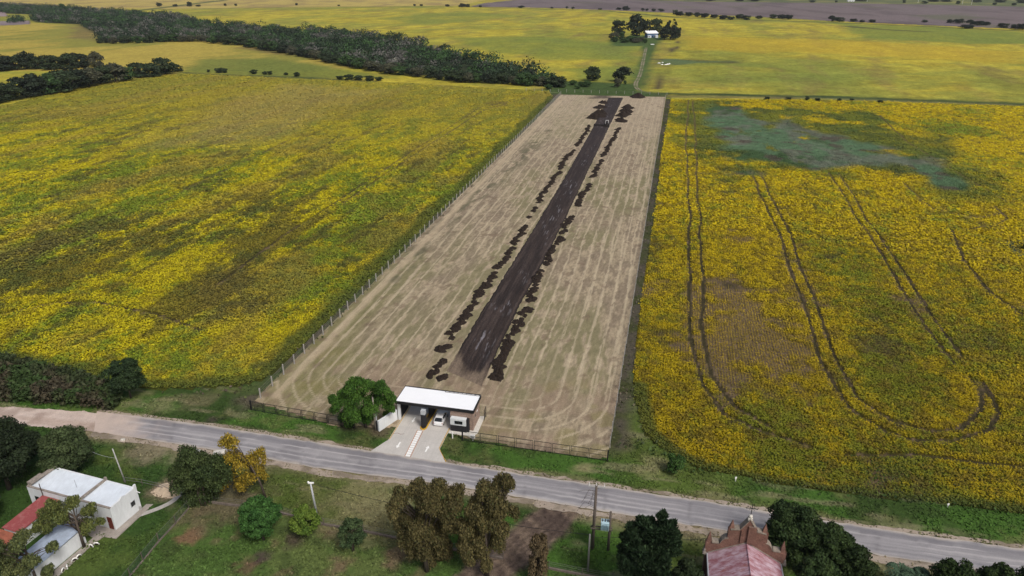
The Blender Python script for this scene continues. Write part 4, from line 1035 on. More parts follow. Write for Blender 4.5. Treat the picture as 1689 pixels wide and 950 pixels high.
tree('dark round treetop below the road, left of three', 1562, 992, 921, 76, 'round', ((.016, .032, .009), (.038, .062, .015)), 5200, .30, .03, nl=36, lobe=.38, trunk=.18)
tree('low dark treetop in the middle of three by the road', 1634, 994, 929, 72, 'round', ((.016, .032, .009), (.036, .058, .015)), 4600, .30, .03, nl=34, lobe=.38, trunk=.18)
tree('dark treetop in the bottom right corner below the road', 1700, 998, 924, 80, 'round', ((.015, .030, .009), (.036, .058, .015)), 4800, .30, .03, nl=34, lobe=.38, trunk=.18)
tree('blackish green tall tree at the bend of the dirt road', 16, 806, 690, 130, 'round', ((.012, .020, .010), (.026, .040, .016)), 15000, .36, .04, nl=46, lobe=.38, trunk=.35)
tree('mid green bushy tree behind the white house', 120, 781, 704, 100, 'round', ((.026, .044, .018), (.062, .085, .032)), 11000, .32, .06, nl=40, lobe=.38, trunk=.22, stems=2)
tree('dark tree against the left end of the white house', -24, 866, 790, 70, 'round', ((.012, .020, .010), (.024, .036, .014)), 7000, .34, .04, nl=30, lobe=.40, trunk=.25)
tree('dark tree hidden between the house and the bend', 40, 772, 700, 80, 'round', ((.012, .020, .010), (.026, .040, .015)), 7000, .34, .05, nl=34, lobe=.40, trunk=.25)
Z3 = lambda L: [(a / 4.75, 750 + b / 4.75, r / 4.75) for a, b, r in L]
AIR = ((.070, .090, .024), (.130, .145, .042), (.07, .095, .035))
tree('airy spreading tree with dark limbs in front of the red roof', 139, 902, 815, 110, Z3([(625, 365, 55), (500, 425, 65), (420, 475, 70), (735, 430, 50), (700, 540, 62), (570, 490, 70), (450, 560, 60), (640, 600, 45), (770, 520, 34), (350, 560, 45), (540, 400, 50)]), AIR, 6200, .25, .3, droop=.4, trunk=.2, limbs=40, jit=.3)
tree('grey-green airy tree overhanging the bottom left corner', 62, 962, 868, 110, Z3([(250, 640, 66), (150, 715, 66), (60, 780, 62), (330, 700, 50), (440, 720, 44), (100, 880, 66), (250, 880, 60), (380, 820, 52), (200, 780, 50), (330, 930, 50), (0, 860, 60), (420, 900, 40)]), ((.062, .080, .028), (.115, .130, .046), (.06, .08, .04)), 8500, .25, .3, droop=.4, trunk=.18, limbs=40, jit=.3)
tree('small bright green bush on the verge beside the crop corner', 1112, 781, 749, 37, 'round', ((.030, .070, .016), (.060, .115, .026)), 2200, .26, .04, cat='bush', name='bush', nl=20, lobe=.40, trunk=.06, stems=3)

def palm(label, px, by, ty, wpx, seed):
    rng = np.random.default_rng(seed)
    x, y = P(px, by); h = hgt(px, by, ty); r = wpx * depth(x, y, h) / 1162 / 2
    e = empty('palm', (x, y, 0), 0, label, 'palm')
    MB().tube([(0, 0, -.1), (0, 0, h * .72)], [.22, .16], 8).build('trunk', M_BARK, e, True)
    Pn = []; Nn = []; Ax = []; Sz = []
    for i in range(26):
        a = i * 2.4; el = rng.uniform(.15, 1.2)
        for j in range(26):
            t = j / 25
            rad = r * t * math.cos(el * .6); zz = h * .72 + (h * .3) * math.sin(el) * math.sin(t * 2.2) * 1.1 - .5 * t * t
            for sd in (-1, 1):
                ca, sa = math.cos(a), math.sin(a)
                Pn.append((rad * ca - sd * .16 * sa, rad * sa + sd * .16 * ca, zz - .05)); Ax.append((-sa * sd + .5 * ca, ca * sd + .5 * sa, -.3)); Nn.append((0, 0, 1)); Sz.append(.12)
    n = len(Pn)
    me = leaf_mesh('crown', np.array(Pn), np.array(Nn, float) + rng.normal(size=(n, 3)) * .2, np.array(Sz), np.tile((.055, .095, .055), (n, 1)), 3.2, np.array(Ax), rng)
    link('crown', me, M_LEAF, e)
palm('blue-green palm with arching fronds on the verge grass', 1476, 975, 936, 54, 5)
palm('bright green palm next to the bluish palm', 1512, 972, 940, 34, 6)

# --- far trees: a few crowns, copied
PROTO = {}
def far_tree(kind, loc, hw, hh, label, cat='tree', group=None, name='tree', parts=True):
    rng = random.Random(int(loc[0] * 7 + loc[1] * 13))
    if kind not in PROTO:
        v = []
        for s_ in range(4):
            g_ = np.random.default_rng(900 + s_ + len(PROTO) * 10)
            cols = {'dark': ((.018, .030, .015), (.038, .056, .024)), 'grey': ((.048, .052, .034), (.082, .086, .050)), 'green': ((.024, .052, .018), (.052, .095, .028)), 'black': ((.013, .021, .014), (.025, .036, .019)), 'conical': ((.014, .023, .015), (.026, .039, .020))}[kind]
            me, L = make_crown('crown', 'cone' if kind == 'conical' else 'round', 1.0, 1.0, -.16, 2200, .058, cols, g_, 26, .40)
            tm = make_trunk(L, 1.0, .1, .035, g_, (0, 0), 4).mesh('trunk'); tm.materials.append(M_BARK)
            v.append((me, tm))
        PROTO[kind] = v
    me, tm = PROTO[kind][rng.randrange(4)]
    e = empty(name, (loc[0], loc[1], 0), rng.uniform(0, 6.28), label, cat, group)
    e.scale = (hw, hw, hh)
    link('crown', me, M_LEAF, e); link('trunk', tm, M_BARK, e)
    return e
def far_px(kind, px, by, ty, wpx, label, **k):
    x, y = P(px, by); h = hgt(px, by, ty)
    return far_tree(kind, (x, y), wpx * depth(x, y, h / 2) / 1162, h, label, **k)
far_px('dark', 978, 133, 107, 29, 'round dark tree on the green lane margin, left of the pair')
far_px('black', 1026, 134, 109, 35, 'wide dark tree on the green lane margin, right of the pair')
far_px('grey', 1018, 144, 127, 15, 'small grey tree in front of the wide dark tree by the lane')
far_px('black', 1050, 63, 22, 40, 'big blackish round tree behind the far white-roofed farmhouse')
far_px('dark', 1021, 58, 29, 25, 'ragged dark tree left of the big round farm tree')
far_px('dark', 1078, 56, 27, 26, 'dark tree behind the white farmhouse roof')
far_px('conical', 1106, 65, 28, 30, 'dark pointed tree right of the white-roofed farmhouse')
far_px('black', 1096, 65, 42, 26, 'low dark tree touching the farmhouse wall')
far_px('black', 1114, 64, 40, 18, 'low dark tree at the outer right of the farmyard')
for i, (px, by, ty, wp) in enumerate(((1012, 66, 52, 18), (1024, 65, 53, 14), (1040, 68, 58, 24), (1058, 68, 61, 14), (1014, 69, 60, 14), (1030, 70, 63, 20), (1050, 70, 63, 20), (1064, 71, 64, 9))):
    far_px('green' if i % 3 else 'grey', px, by, ty, wp, 'low shrub in the farmyard hedge left of the farmhouse', cat='shrub', name='shrub', group='farmyard shrubs')
rr = random.Random(4)
# hedge trees: nearer row from the left frame edge
for i in range(16):
    t = i / 15
    px = -22 + t * 318 + rr.uniform(-4, 4); by = 175 - 57 * t ** .9 + rr.uniform(-2, 2)
    hpx = (40 - 14 * t) * rr.uniform(.8, 1.15)
    if i == 15: hpx = 13
    far_px(rr.choice(('dark', 'green', 'black', 'grey', 'dark')), px, by, by - hpx, hpx * rr.uniform(1.2, 1.6), 'dark bushy tree in the nearer hedgerow, bordering the left crop', group='nearer hedgerow trees')
for i in range(10):
    px = -18 + i * 16.5 + rr.uniform(-4, 4); by = 116 + rr.uniform(-2, 2) - .02 * px
    far_px(rr.choice(('dark', 'black', 'dark')), px, by, by - rr.uniform(22, 31), rr.uniform(30, 38), 'dark bushy tree in the farther hedgerow at the left edge', group='farther hedgerow trees')
far_px('grey', 161, 116, 85, 27, 'grey-topped tree at the end of the farther hedgerow')
far_px('black', 140, 116, 97, 22, 'black round bush below the grey-topped hedgerow tree', cat='bush', name='bush')
# bushes along the top edge of the left crop
for px, by, hp, wp in ((344, 119, 5, 7), (362, 120, 9, 16), (371, 120, 8, 12), (419, 122, 8, 14), (437, 123, 6, 10), (445, 123, 7, 10), (472, 124, 5, 8), (490, 126, 8, 12), (560, 131, 7, 14), (575, 132, 10, 20), (592, 132, 8, 18), (610, 133, 9, 20), (625, 133, 7, 14)):
    far_px('dark', px, by, by - hp, wp, 'small dark bush on the grassy top margin of the left crop', cat='bush', name='bush', group='bushes above the left crop')
# field boundary bushes far away
for px, by, hp, wp in ((263, 11, 8, 10), (289, 11, 5, 9), (312, 11, 9, 10), (327, 11, 4, 9), (372, 10, 5, 5), (389, 10, 5, 5), (489, 9, 5, 5), (559, 10, 3, 5), (684, 10, 4, 5), (695, 10, 4, 6), (738, 11, 5, 8), (762, 12, 7, 14), (772, 12, 6, 9), (792, 12, 4, 6), (860, 13, 4, 14), (910, 14, 3, 6), (935, 14, 4, 5), (945, 15, 4, 7), (990, 16, 3, 8), (1020, 16, 4, 10), (1033, 17, 8, 13), (1060, 18, 5, 7), (1067, 18, 5, 6), (1078, 19, 6, 8), (1090, 19, 5, 13)):
    far_px('black', px, by, by - hp, wp, 'tiny dark bush along the far boundary line of the yellow fields', cat='bush', name='bush', group='far boundary bushes')
for px, by, hp, wp in ((1113, 24, 9, 10), (1122, 26, 8, 16), (1136, 27, 9, 14), (1150, 28, 8, 16), (1162, 29, 9, 16), (1178, 30, 8, 14), (1192, 32, 9, 16), (1205, 33, 7, 14), (1219, 31, 9, 15), (1231, 33, 9, 17), (1252, 31, 6, 12), (1275, 31, 8, 14), (1290, 31, 8, 18), (1300, 32, 9, 14), (1372, 35, 10, 16), (1385, 36, 9, 18), (1408, 36, 6, 13), (1422, 37, 5, 9), (1438, 37, 6, 12), (1525, 37, 5, 11), (1568, 38, 7, 14), (1582, 39, 9, 16), (1600, 41, 9, 17), (1612, 42, 9, 20), (1594, 47, 7, 22), (1626, 42, 8, 14), (1655, 46, 9, 20), (1674, 48, 9, 16), (1686, 49, 13, 20)):
    far_px('dark' if int(px) % 2 else 'black', px, by, by - hp, wp, 'dark green bush in the line between yellow crop and ploughed land', cat='bush', name='bush', group='bushes below the ploughed land')
for px, by, hp, wp in ((1340, 4, 4, 12), (1379, 4, 4, 5), (1491, 5, 6, 7), (1525, 6, 5, 12), (1540, 3, 6, 20), (1580, 7, 6, 8), (1560, 3, 5, 22), (1610, 4, 5, 18), (1640, 8, 4, 8), (1650, 4, 6, 22), (1672, 9, 5, 8), (1685, 5, 6, 18), (1220, 2, 4, 16), (1245, 2, 4, 20), (1170, 2, 4, 18), (1420, 2, 4, 22)):
    far_px('dark', px, by, by - hp, wp, 'dark bush on the pasture beyond the ploughed land', cat='bush', name='bush', group='bushes beyond the ploughed land')
for px, by, hp, wp in ((1265, 164, 5, 12), (1300, 164, 4, 12), (1331, 165, 7, 8), (1348, 166, 5, 10), (1384, 166, 4, 8), (1405, 166, 4, 8), (1452, 169, 4, 12)):
    far_px('dark', px, by, by - hp, wp, 'low dark bush on the fence line above the right crop', cat='bush', name='bush', group='bushes above the right crop')
for px, by, hp, wp in ((945, 140, 9, 14), (958, 142, 8, 14), (968, 143, 10, 18), (952, 146, 6, 12), (905, 147, 9, 16), (1031, 139, 6, 7)):
    far_px('green', px, by, by - hp, wp, 'low green shrub between the woodland end and the lane', cat='shrub', name='shrub', group='shrubs by the woodland end')

# --- the far wood: one mass
def woodland():
    rng = np.random.default_rng(77)
    polys = WOOD
    pos = []
    for pl in polys:
        a = np.array(pl); lo, hi = a.min(0), a.max(0)
        n = int((hi - lo).prod() / 62)
        x = rng.uniform(lo[0], hi[0], n); y = rng.uniform(lo[1], hi[1], n)
        k = inside(x, y, pl); pos.append(np.stack([x[k], y[k]], 1))
    pos = np.concatenate(pos)
    pos = pos[(np.abs(pos[:, 0]) < .78 * pos[:, 1] + 30)]
    N = len(pos); per = 60
    d = np.linalg.norm(pos, axis=1)
    Rr = 2.6 + 5.6 * rng.uniform(0, 1, N) ** 2.2; Hh = Rr * rng.uniform(1.15, 1.7, N)
    t = fbm(pos[:, 0], pos[:, 1], 60, 3, 5); q = .55 * rng.uniform(0, 1, N) + .45 * sst(.25, .75, fbm(pos[:, 0], pos[:, 1], 38, 3, 9))
    q = (np.argsort(np.argsort(q)) + .5) / N
    c = mix(blank(pos[:, 0], (.028, .050, .024)), (.105, .104, .092), ((q < .24) & (t > .40)) * 1.0)
    c = mix(c, (.040, .085, .026), ((q > .78)) * 1.0)
    c = mix(c, (.018, .030, .016), ((q > .45) & (q < .62)) * 1.0)
    c = mix(c, (.30, .30, .25), ((q > .393) & (q < .400) & (d < 760)) * 1.0)
    k = np.repeat(np.arange(N), per)
    v = rng.normal(size=(N * per, 3)); v /= np.linalg.norm(v, axis=1, keepdims=True)
    v[:, 2] = np.where(v[:, 2] < -.45, -v[:, 2], v[:, 2])
    rad = rng.uniform(.55, 1.08, N * per)
    p = np.stack([pos[k, 0] + v[:, 0] * Rr[k] * rad, pos[k, 1] + v[:, 1] * Rr[k] * rad, Hh[k] * .52 + v[:, 2] * Hh[k] * .5 * rad], 1)
    p[:, 2] = np.maximum(p[:, 2], .3)
    me = leaf_mesh('woodland', p, v + rng.normal(size=v.shape) * .35, rng.uniform(.8, 1.5, N * per), c[k], 1.35, rng=rng, jit=.25)
    tag(link('woodland', me, M_LEAF), 'dense dark wood winding between the yellow fields behind the left crop', 'woodland', None, 'stuff')
    print('woodland', N)
woodland()
# trees one can tell apart along the near edge of the wood
for i in range(64):
    t = i / 63
    pts = ((165, 72), (250, 70), (320, 68), (400, 75), (470, 88), (560, 107), (640, 121), (760, 135), (860, 140), (925, 143))
    s_ = t * (len(pts) - 1); j = min(int(s_), len(pts) - 2); f = s_ - j
    px = pts[j][0] + (pts[j + 1][0] - pts[j][0]) * f + rr.uniform(-3, 3); by = pts[j][1] + (pts[j + 1][1] - pts[j][1]) * f + rr.uniform(-1, .6)
    hp = (11 + 8 * t) * rr.uniform(.75, 1.2)
    far_px(rr.choice(('dark', 'dark', 'black', 'green', 'grey')), px, by, by - hp, hp * rr.uniform(1.3, 1.8), 'bushy tree on the near edge of the dark wood', group='trees along the edge of the wood')
far_px('green', 104, 20, 6, 14, 'tree rising above the rest of the wood, pale green topped')
far_px('black', 127, 20, 10, 12, 'blackish tree beside the pale green treetop of the wood')

# ------------------------------------------------------------------ concrete driveway
drv = MB().prism(DRIVE_L, -.1, .05).build('driveway', M_CONC)
drv.location = (*GF.o, 0); drv.rotation_euler = (0, 0, GF.a); tag(drv, kind='structure')
def dmark(name, polys, z, m, th=.004):
    b = MB()
    for p in polys: b.prism(p, z, z + th)
    o = b.build(name, m); o.location = (*GF.o, 0); o.rotation_euler = (0, 0, GF.a)
    return tag(o, kind='structure')
def rect(x0, x1, y0, y1): return [(x0, y0), (x1, y0), (x1, y1), (x0, y1)]
def arrow(x, y, d):
    return [[(x - .13, y - d * .75), (x + .13, y - d * .75), (x + .13, y + d * .25), (x - .13, y + d * .25)], [(x - .34, y + d * .25), (x + .34, y + d * .25), (x, y + d * .95)]]
for ax, ay, d in ((-11.25, 1.1, -1), (-11.25, -6.4, -1), (-6.25, -6.5, 1)):
    dmark('lane_arrow_marking', arrow(ax, ay, d), .052, M_PAINTW)
bl = []
for i in range(12):
    y0 = -9.0 + i * .60
    sh = .03 * i
    bl.append([(-8.72 - sh - .40, y0), (-8.72 - sh + .36, y0), (-8.74 - sh + .36, y0 + .46), (-8.74 - sh - .40, y0 + .46)])
dmark('median_block_marking', bl, .052, M_PAINTW)
dmark('median_edge_marking', [[(-9.22, -9.1), (-9.12, -9.1), (-9.52, -1.7), (-9.62, -1.7)], [(-8.26, -9.1), (-8.16, -9.1), (-8.50, -1.7), (-8.60, -1.7)]], .052, M_PAINTR)
dmark('yellow_edge_marking', [rect(-4.40, -4.26, -5.9, .0), rect(-13.38, -13.26, -5.3, 5.2), [(-4.38, -5.9), (-4.24, -5.95), (-2.1, -9.0), (-2.25, -9.0)]], .052, M_PAINTY)
# joints cast in the slab
dmark('slab_joint', [rect(-13.4, -9.7, y_ - .02, y_ + .02) for y_ in (-4.6, -1.4, 1.9, 4.8)] + [rect(-8.4, -4.45, y_ - .02, y_ + .02) for y_ in (-4.6, -1.4, 1.9, 4.8)] + [[(-11.6, -5.9), (-11.56, -5.9), (-11.56, 5), (-11.6, 5)]], .051, M_CONC2, .002)
# cracked corner at the left
dmark('slab_crack', [[(-13.3, -3.6), (-12.6, -3.25), (-12.0, -3.5), (-11.4, -3.2), (-11.4, -3.28), (-12.0, -3.62), (-12.6, -3.36), (-13.3, -3.72)]], .052, M_HEDGE)

def at(o, fr=GF, x=0, y=0, z=0):
    o.location = (*fr.w(x, y), z); o.rotation_euler = (0, 0, fr.a); return o

# kerbed island between the lanes
isl = at(empty('traffic_island', label='kerbed island of soil with yellow edges between the two gate lanes', cat='island'))
poly = [(-9.35, 5.2), (-9.35, -1.0), (-9.15, -1.45), (-8.75, -1.62), (-8.35, -1.45), (-8.15, -1.0), (-8.15, 5.2)]
inner = [(-9.17, 5.05), (-9.17, -.95), (-9.0, -1.28), (-8.75, -1.42), (-8.5, -1.28), (-8.33, -.95), (-8.33, 5.05)]
b = MB()
for i in range(len(poly)):
    j = (i + 1) % len(poly)
    b.prism([poly[i], poly[j], inner[j], inner[i]], .05, .20)
b.build('kerb', M_PAINTY, isl)
MB().prism(inner, .05, .17).build('planting_bed', mat('bed_soil', (0.045, 0.034, 0.020), n=[(5, .4, (1, 1, 1))], bump=(8, .8, .05)), isl)

# ------------------------------------------------------------------ gatehouse
gh = at(empty('gatehouse', label='gatehouse with a wide white canopy roof over two lanes and a brick guard room', cat='gatehouse'))
MB().box(-13.95, .0, .04, 4.86, 4.12, 4.22).build('roof', M_ROOFG, gh)
f = MB().box(-14.05, .12, -.08, .03, 3.72, 4.27).box(-14.05, .12, 4.87, 4.97, 3.75, 4.36).box(.01, .12, .031, 4.869, 3.72, 4.30).box(-14.05, -13.955, .031, 4.869, 3.72, 4.27)
f.box(-13.94, .0, .05, 4.85, 3.74, 4.11)
f.build('fascia', M_BLACK, gh)
g_ = MB()
for i in range(9): g_.box(-6.4 + i * .78, -6.33 + i * .78, 4.58, 4.868, 4.222, 4.33)
g_.box(-6.4, -.05, 4.56, 4.60, 4.225, 4.30)
g_.build('gutter_bracket', M_BLACK, gh)
wl = MB().box(-4.15, -.12, .12, .34, .05, 3.72).box(-4.15, -.12, 4.40, 4.62, .05, 3.72).box(-4.15, -3.93, .342, 4.398, .05, 3.72).box(-.34, -.12, .342, 4.398, .05, 3.72)
wo = wl.build('brick_wall', M_BRICKW, gh)
b = MB().box(-.122, -.10, 1.4, 1.9, 1.9, 2.4).build('window', M_GLASS, wo)
MB().box(-.122, -.095, 2.6, 3.2, 2.2, 2.45).build('vent', M_PAINTW, wo)
# projecting guard window bay
bay = MB().box(-3.95, -1.15, -.72, .115, 1.32, 2.62)
bo = bay.build('window_bay', mat('bay_white', (0.62, 0.65, 0.66), rough=.6, n=[(2, .06, (1, 1, 1))]), gh, bevel=.03)
MB().box(-3.15, -1.75, -.745, -.722, 1.62, 2.25).build('pane', M_GLASS, bo)
MB().box(-3.90, -1.10, -.68, .115, .05, 1.315).box(-1.14, -.72, -.5, .115, .05, 2.55).build('bay_plinth', M_DARK, gh)
MB().box(-9.2, -8.3, 3.1, 4.3, .172, 3.738).build('column', M_DARK, gh)
MB().box(-13.94, -13.55, .55, 1.05, .0, 3.738).build('corner_pillar', M_WHITE, gh)
MB().box(-13.92, -13.62, 1.06, 4.86, .0, 3.738).build('side_wall', M_DARK, gh)
# floor slab and path round the guard room
pth = MB().prism([(-4.15, -1.4), (-.9, -1.5), (.1, -1.9), (.8, -.4), (.75, 4.8), (-.115, 4.7), (-.115, .12), (-4.15, .12)], -.05, .045).build('paving', M_LIME)
at(pth); tag(pth, kind='structure')

tot = at(empty('access_totem', label='tall dark access pillar with a pale top on the island in front of the canopy', cat='pillar'), x=-8.75, y=-.62)
MB().box(-.42, .42, -.35, .35, .172, 2.7).build('body', M_DARK, tot, bevel=.02)
MB().box(-.40, .40, -.33, .33, 2.702, 3.55).build('cap', mat('cap_grey', (.42, .45, .47), rough=.5), tot, bevel=.02)

rg = at(empty('sliding_gate', label='low black sliding gate behind the parked car and both lanes', cat='gate'), x=0, y=5.3)
b = MB()
for z_ in (.12, .95, 1.5): b.box(-13.4, -4.3, -.03, .03, z_, z_ + .07)
b.build('rail', M_BLACK, rg)
b = MB()
for i in range(46): b.box(-13.4 + i * .2, -13.37 + i * .2, -.015, .015, .19, 1.5)
b.build('bar', M_BLACK, rg)

wb_ = at(empty('boundary_wall', label='low white wall flanking the driveway, half under the round green tree', cat='wall'), x=0, y=0)
fx, fy, bx, by_ = -16.0, -3.43, -14.22, .62
dx, dy = bx - fx, by_ - fy; L_ = math.hypot(dx, dy); nx, ny = -dy / L_ * .16, dx / L_ * .16
MB().prism([(fx - nx, fy - ny), (bx - nx, by_ - ny), (bx + nx, by_ + ny), (fx + nx, fy + ny)], -.1, 1.95).build('wall_face', M_WHITE, wb_)
MB().prism([(fx - nx * 1.3, fy - ny * 1.3), (bx - nx * 1.3, by_ - ny * 1.3), (bx + nx * 1.3, by_ + ny * 1.3), (fx + nx * 1.3, fy + ny * 1.3)], 1.952, 2.02).build('coping', M_WHITE, wb_)
MB().prism([(fx - .62, fy + .15), (fx - .22, fy + .05), (fx - .10, fy + .45), (fx - .5, fy + .6)], 0, 1.75).build('meter_box', M_DARK, wb_)
sg = at(empty('side_gate', label='narrow black metal gate frame behind the brick guard room', cat='gate'), x=.95, y=3.6)
b = MB().box(-.04, .04, -.04, .04, 0, 2.2).box(-.04, .04, 1.16, 1.24, 0, 2.2)
for z_ in (.2, 1.1, 2.1): b.box(-.02, .02, .041, 1.159, z_, z_ + .06)
b.build('frame', M_BLACK, sg)
MB().box(-.012, .012, .3, .33, .26, 2.1).box(-.012, .012, .58, .61, .26, 2.1).box(-.012, .012, .86, .89, .26, 2.1).build('bar', M_BLACK, sg)
bx_ = at(empty('utility_box', label='small white box hung on the black fence beside the guard room', cat='box'), x=.55, y=-2.55)
MB().box(-.4, .4, -.12, .12, .55, 1.15).build('case', M_PAINTW, bx_, bevel=.02)
MB().box(-.28, .28, -.14, -.121, .66, .90).build('door', M_STEEL, bx_); MB().box(-.05, .05, -.06, .06, 0, .548).build('post', M_STEEL, bx_)
bo_ = at(empty('marker_post', label='short white marker post in the grass right of the driveway', cat='post'), x=-3.0, y=-2.6)
MB().tube([(0, 0, -.1), (0, 0, 1.15)], .10, 8).build('shaft', M_PAINTW, bo_); MB().ball((0, 0, 1.16), .11).build('cap', M_PAINTW, bo_)

# ------------------------------------------------------------------ car
def car():
    e = at(empty('parked_car', label='white hatchback car waiting in the right lane under the gate canopy', cat='car'), x=-6.48, y=1.95, z=.05)
    e.rotation_euler.z += R(2)
    # stations along y (rear -2.05 .. front 2.05): half width, belt height, sill
    st = [(-2.03, .70, .62, .42), (-1.98, .80, .86, .30), (-1.75, .85, .93, .24), (-.9, .87, .94, .20), (.4, .87, .92, .20), (1.15, .86, .88, .20), (1.65, .82, .78, .22), (1.95, .72, .66, .28), (2.05, .58, .56, .36)]
    b = MB(); k = 0
    rings = []
    for y_, hw, top, sill in st:
        rings.append([(-hw * .93, y_, sill), (-hw, y_, sill + (top - sill) * .45), (-hw * .94, y_, top), (-hw * .5, y_, top + .03), (hw * .5, y_, top + .03), (hw * .94, y_, top), (hw, y_, sill + (top - sill) * .45), (hw * .93, y_, sill)])
    vs = [v for r in rings for v in r]; fs = []
    for i in range(len(st) - 1):
        for j in range(8): fs.append((i * 8 + j, i * 8 + (j + 1) % 8, (i + 1) * 8 + (j + 1) % 8, (i + 1) * 8 + j))
    fs.append(tuple(range(8))[::-1]); fs.append(tuple(range(len(vs) - 8, len(vs))))
    fs = [f_[::-1] for f_ in fs]
    body = b.add(vs, fs).build('body', M_CAR, e, True, .02)
    # cabin: roof white on dark glasshouse
    cs = [(-1.86, .70, .95), (-1.30, .64, 1.40), (-.2, .63, 1.46), (.45, .60, 1.40), (1.18, .72, .93)]
    gl = MB(); vs = []; 
    for y_, hw, z_ in cs: vs += [(-hw, y_, z_), (hw, y_, z_)]
    base = [(-.80, -1.86, .93), (.80, -1.86, .93), (.80, 1.18, .91), (-.80, 1.18, .91)]
    gl.add(vs + base, [(0, 1, 3, 2), (6, 7, 9, 8), (10, 0, 2, 4, 6, 8, 13), (11, 12, 9, 7, 5, 3, 1), (10, 11, 1, 0), (13, 8, 9, 12)])
    gl.build('windows', M_GLASS, e)
    rf = MB().add([(-.645, -1.34, 1.39), (.645, -1.34, 1.39), (.635, -.2, 1.47), (-.635, -.2, 1.47), (.60, .48, 1.41), (-.60, .48, 1.41), (-.645, -1.34, 1.43), (.645, -1.34, 1.43), (.62, -.2, 1.51), (-.62, -.2, 1.51), (.585, .48, 1.44), (-.585, .48, 1.44)],
                  [(6, 7, 8, 9), (9, 8, 10, 11), (0, 1, 7, 6), (1, 2, 8, 7), (2, 4, 10, 8), (4, 5, 11, 10), (5, 3, 9, 11), (3, 0, 6, 9)])
    rf.build('roof', M_CAR, e)
    pl = MB()
    for s_ in (-1, 1):
        pl.tube([(s_ * .72, -1.84, .95), (s_ * .655, -1.32, 1.41)], .045, 5); pl.tube([(s_ * .72, .0, .93), (s_ * .645, -.1, 1.45)], .035, 5); pl.tube([(s_ * .73, 1.16, .93), (s_ * .61, .46, 1.41)], .04, 5)
    pl.build('roof_pillar', M_CAR, e)
    for s_ in (-1, 1):
        for yw in (-1.28, 1.30):
            wv = MB().tube([(s_ * .66, yw, .31), (s_ * .88, yw, .31)], .31, 16).build('wheel', M_TYRE, e)
            MB().tube([(s_ * .881, yw, .31), (s_ * .895, yw, .31)], .20, 12).build('rim', M_RIM, wv)
        MB().box(s_ * .80 - .09 * (s_ > 0) - .0, s_ * .80 + .09 * (s_ < 0), -2.04, -1.93, .62, .84).build('tail_light', M_LAMP, e)
        MB().box(s_ * .68 - .12, s_ * .68 + .12, 1.93, 2.02, .52, .66).build('headlight', M_LAMPW, e)
        MB().box(s_ * .93 - .09, s_ * .93 + .09, .72, .86, .92, 1.04).build('mirror', M_CAR, e, bevel=.02)
    MB().box(-.26, .26, -2.065, -2.035, .46, .58).build('number_plate', M_PAINTW, e)
    MB().box(-.78, .78, -2.07, -1.98, .27, .42).build('rear_bumper', M_CAR, e, bevel=.03)
car()

# ------------------------------------------------------------------ fences
def black_fence(label, a, b_, npan, h, mesh=True):
    L = math.hypot(b_[0] - a[0], b_[1] - a[1])
    e = empty('metal_fence', (*a, 0), math.atan2(b_[1] - a[1], b_[0] - a[0]), label, 'fence')
    w_ = L / npan
    for i in range(npan + 1):
        p = MB()
        if i in (0, npan): p.box(i * w_ - .11, i * w_ + .11, -.11, .11, -.1, h + .15)
        else: p.box(i * w_ - .16, i * w_ - .09, -.04, .04, -.1, h + .05).box(i * w_ + .09, i * w_ + .16, -.04, .04, -.1, h + .05)
        p.build('post', M_BLACK, e)
    for i in range(npan):
        x0, x1 = i * w_ + .165, (i + 1) * w_ - .165
        p = MB().box(x0, x1, -.03, .03, h - .07, h).box(x0, x1, -.03, .03, .12, .19).box(x0, x1, -.022, .022, h * .52, h * .52 + .05)
        k = int((x1 - x0) / .22)
        for j in range(1, k): p.box(x0 + (x1 - x0) * j / k - .008, x0 + (x1 - x0) * j / k + .008, -.008, .008, .19, h - .07)
        p.build('panel', M_BLACK, e)
    return e
black_fence('black metal panel fence left of the round green tree', P(415, 676.5), P(585, 706.5), 8, 1.95)
black_fence('black metal panel fence right of the guard room', P(763, 726.5), P(1002, 760.5), 8, 2.0)

def post_fence(label, a, b_, sp, h, r, m, wires, skip=0, tilt=.015, maxn=100, wr=.018):
    rng = random.Random(int(a[0] * 10)); L = math.hypot(b_[0] - a[0], b_[1] - a[1])
    n = min(int(L / sp), maxn - 1)
    sp = L / n
    e = empty('wire_fence', (*a, 0), math.atan2(b_[1] - a[1], b_[0] - a[0]), label, 'fence')
    me = None
    for i in range(n + 1):
        if me is None:
            o = MB().box(-r, r, -r, r, -.2, h).build('post', m, e); me = o.data
        else:
            o = link('post', me, None, e)
        o.location = (i * sp, 0, 0); o.rotation_euler = (rng.gauss(0, tilt), rng.gauss(0, tilt), 0); o.scale = (1, 1, rng.uniform(.94, 1.05))
    for z_ in wires: MB().tube([(0, 0, z_), (L, 0, z_)], wr, 4).build('wire', M_WIRE, e)
    return e
M_POST = mat('pale_concrete_post', (.36, .345, .32), rough=.9, n=[(3, .15, (1, 1, 1))])
post_fence('wire fence of pale concrete posts on the left side of the mown strip', F_L0, F_L1, 4.26, 2.25, .09, M_POST, (.5, 1.0, 1.5, 2.0))
post_fence('wire fence of thin pale posts on the right side of the mown strip', P(1006, 738), (F_R1[0], F_R1[1]), 4.6, 2.15, .055, M_POST, (.5, 1.0, 1.5, 2.0))
post_fence('wire fence of small pale posts across the far end of the strip', P(868, 150), P(1100, 157), 5.2, 1.9, .10, M_POST, (.7, 1.5))

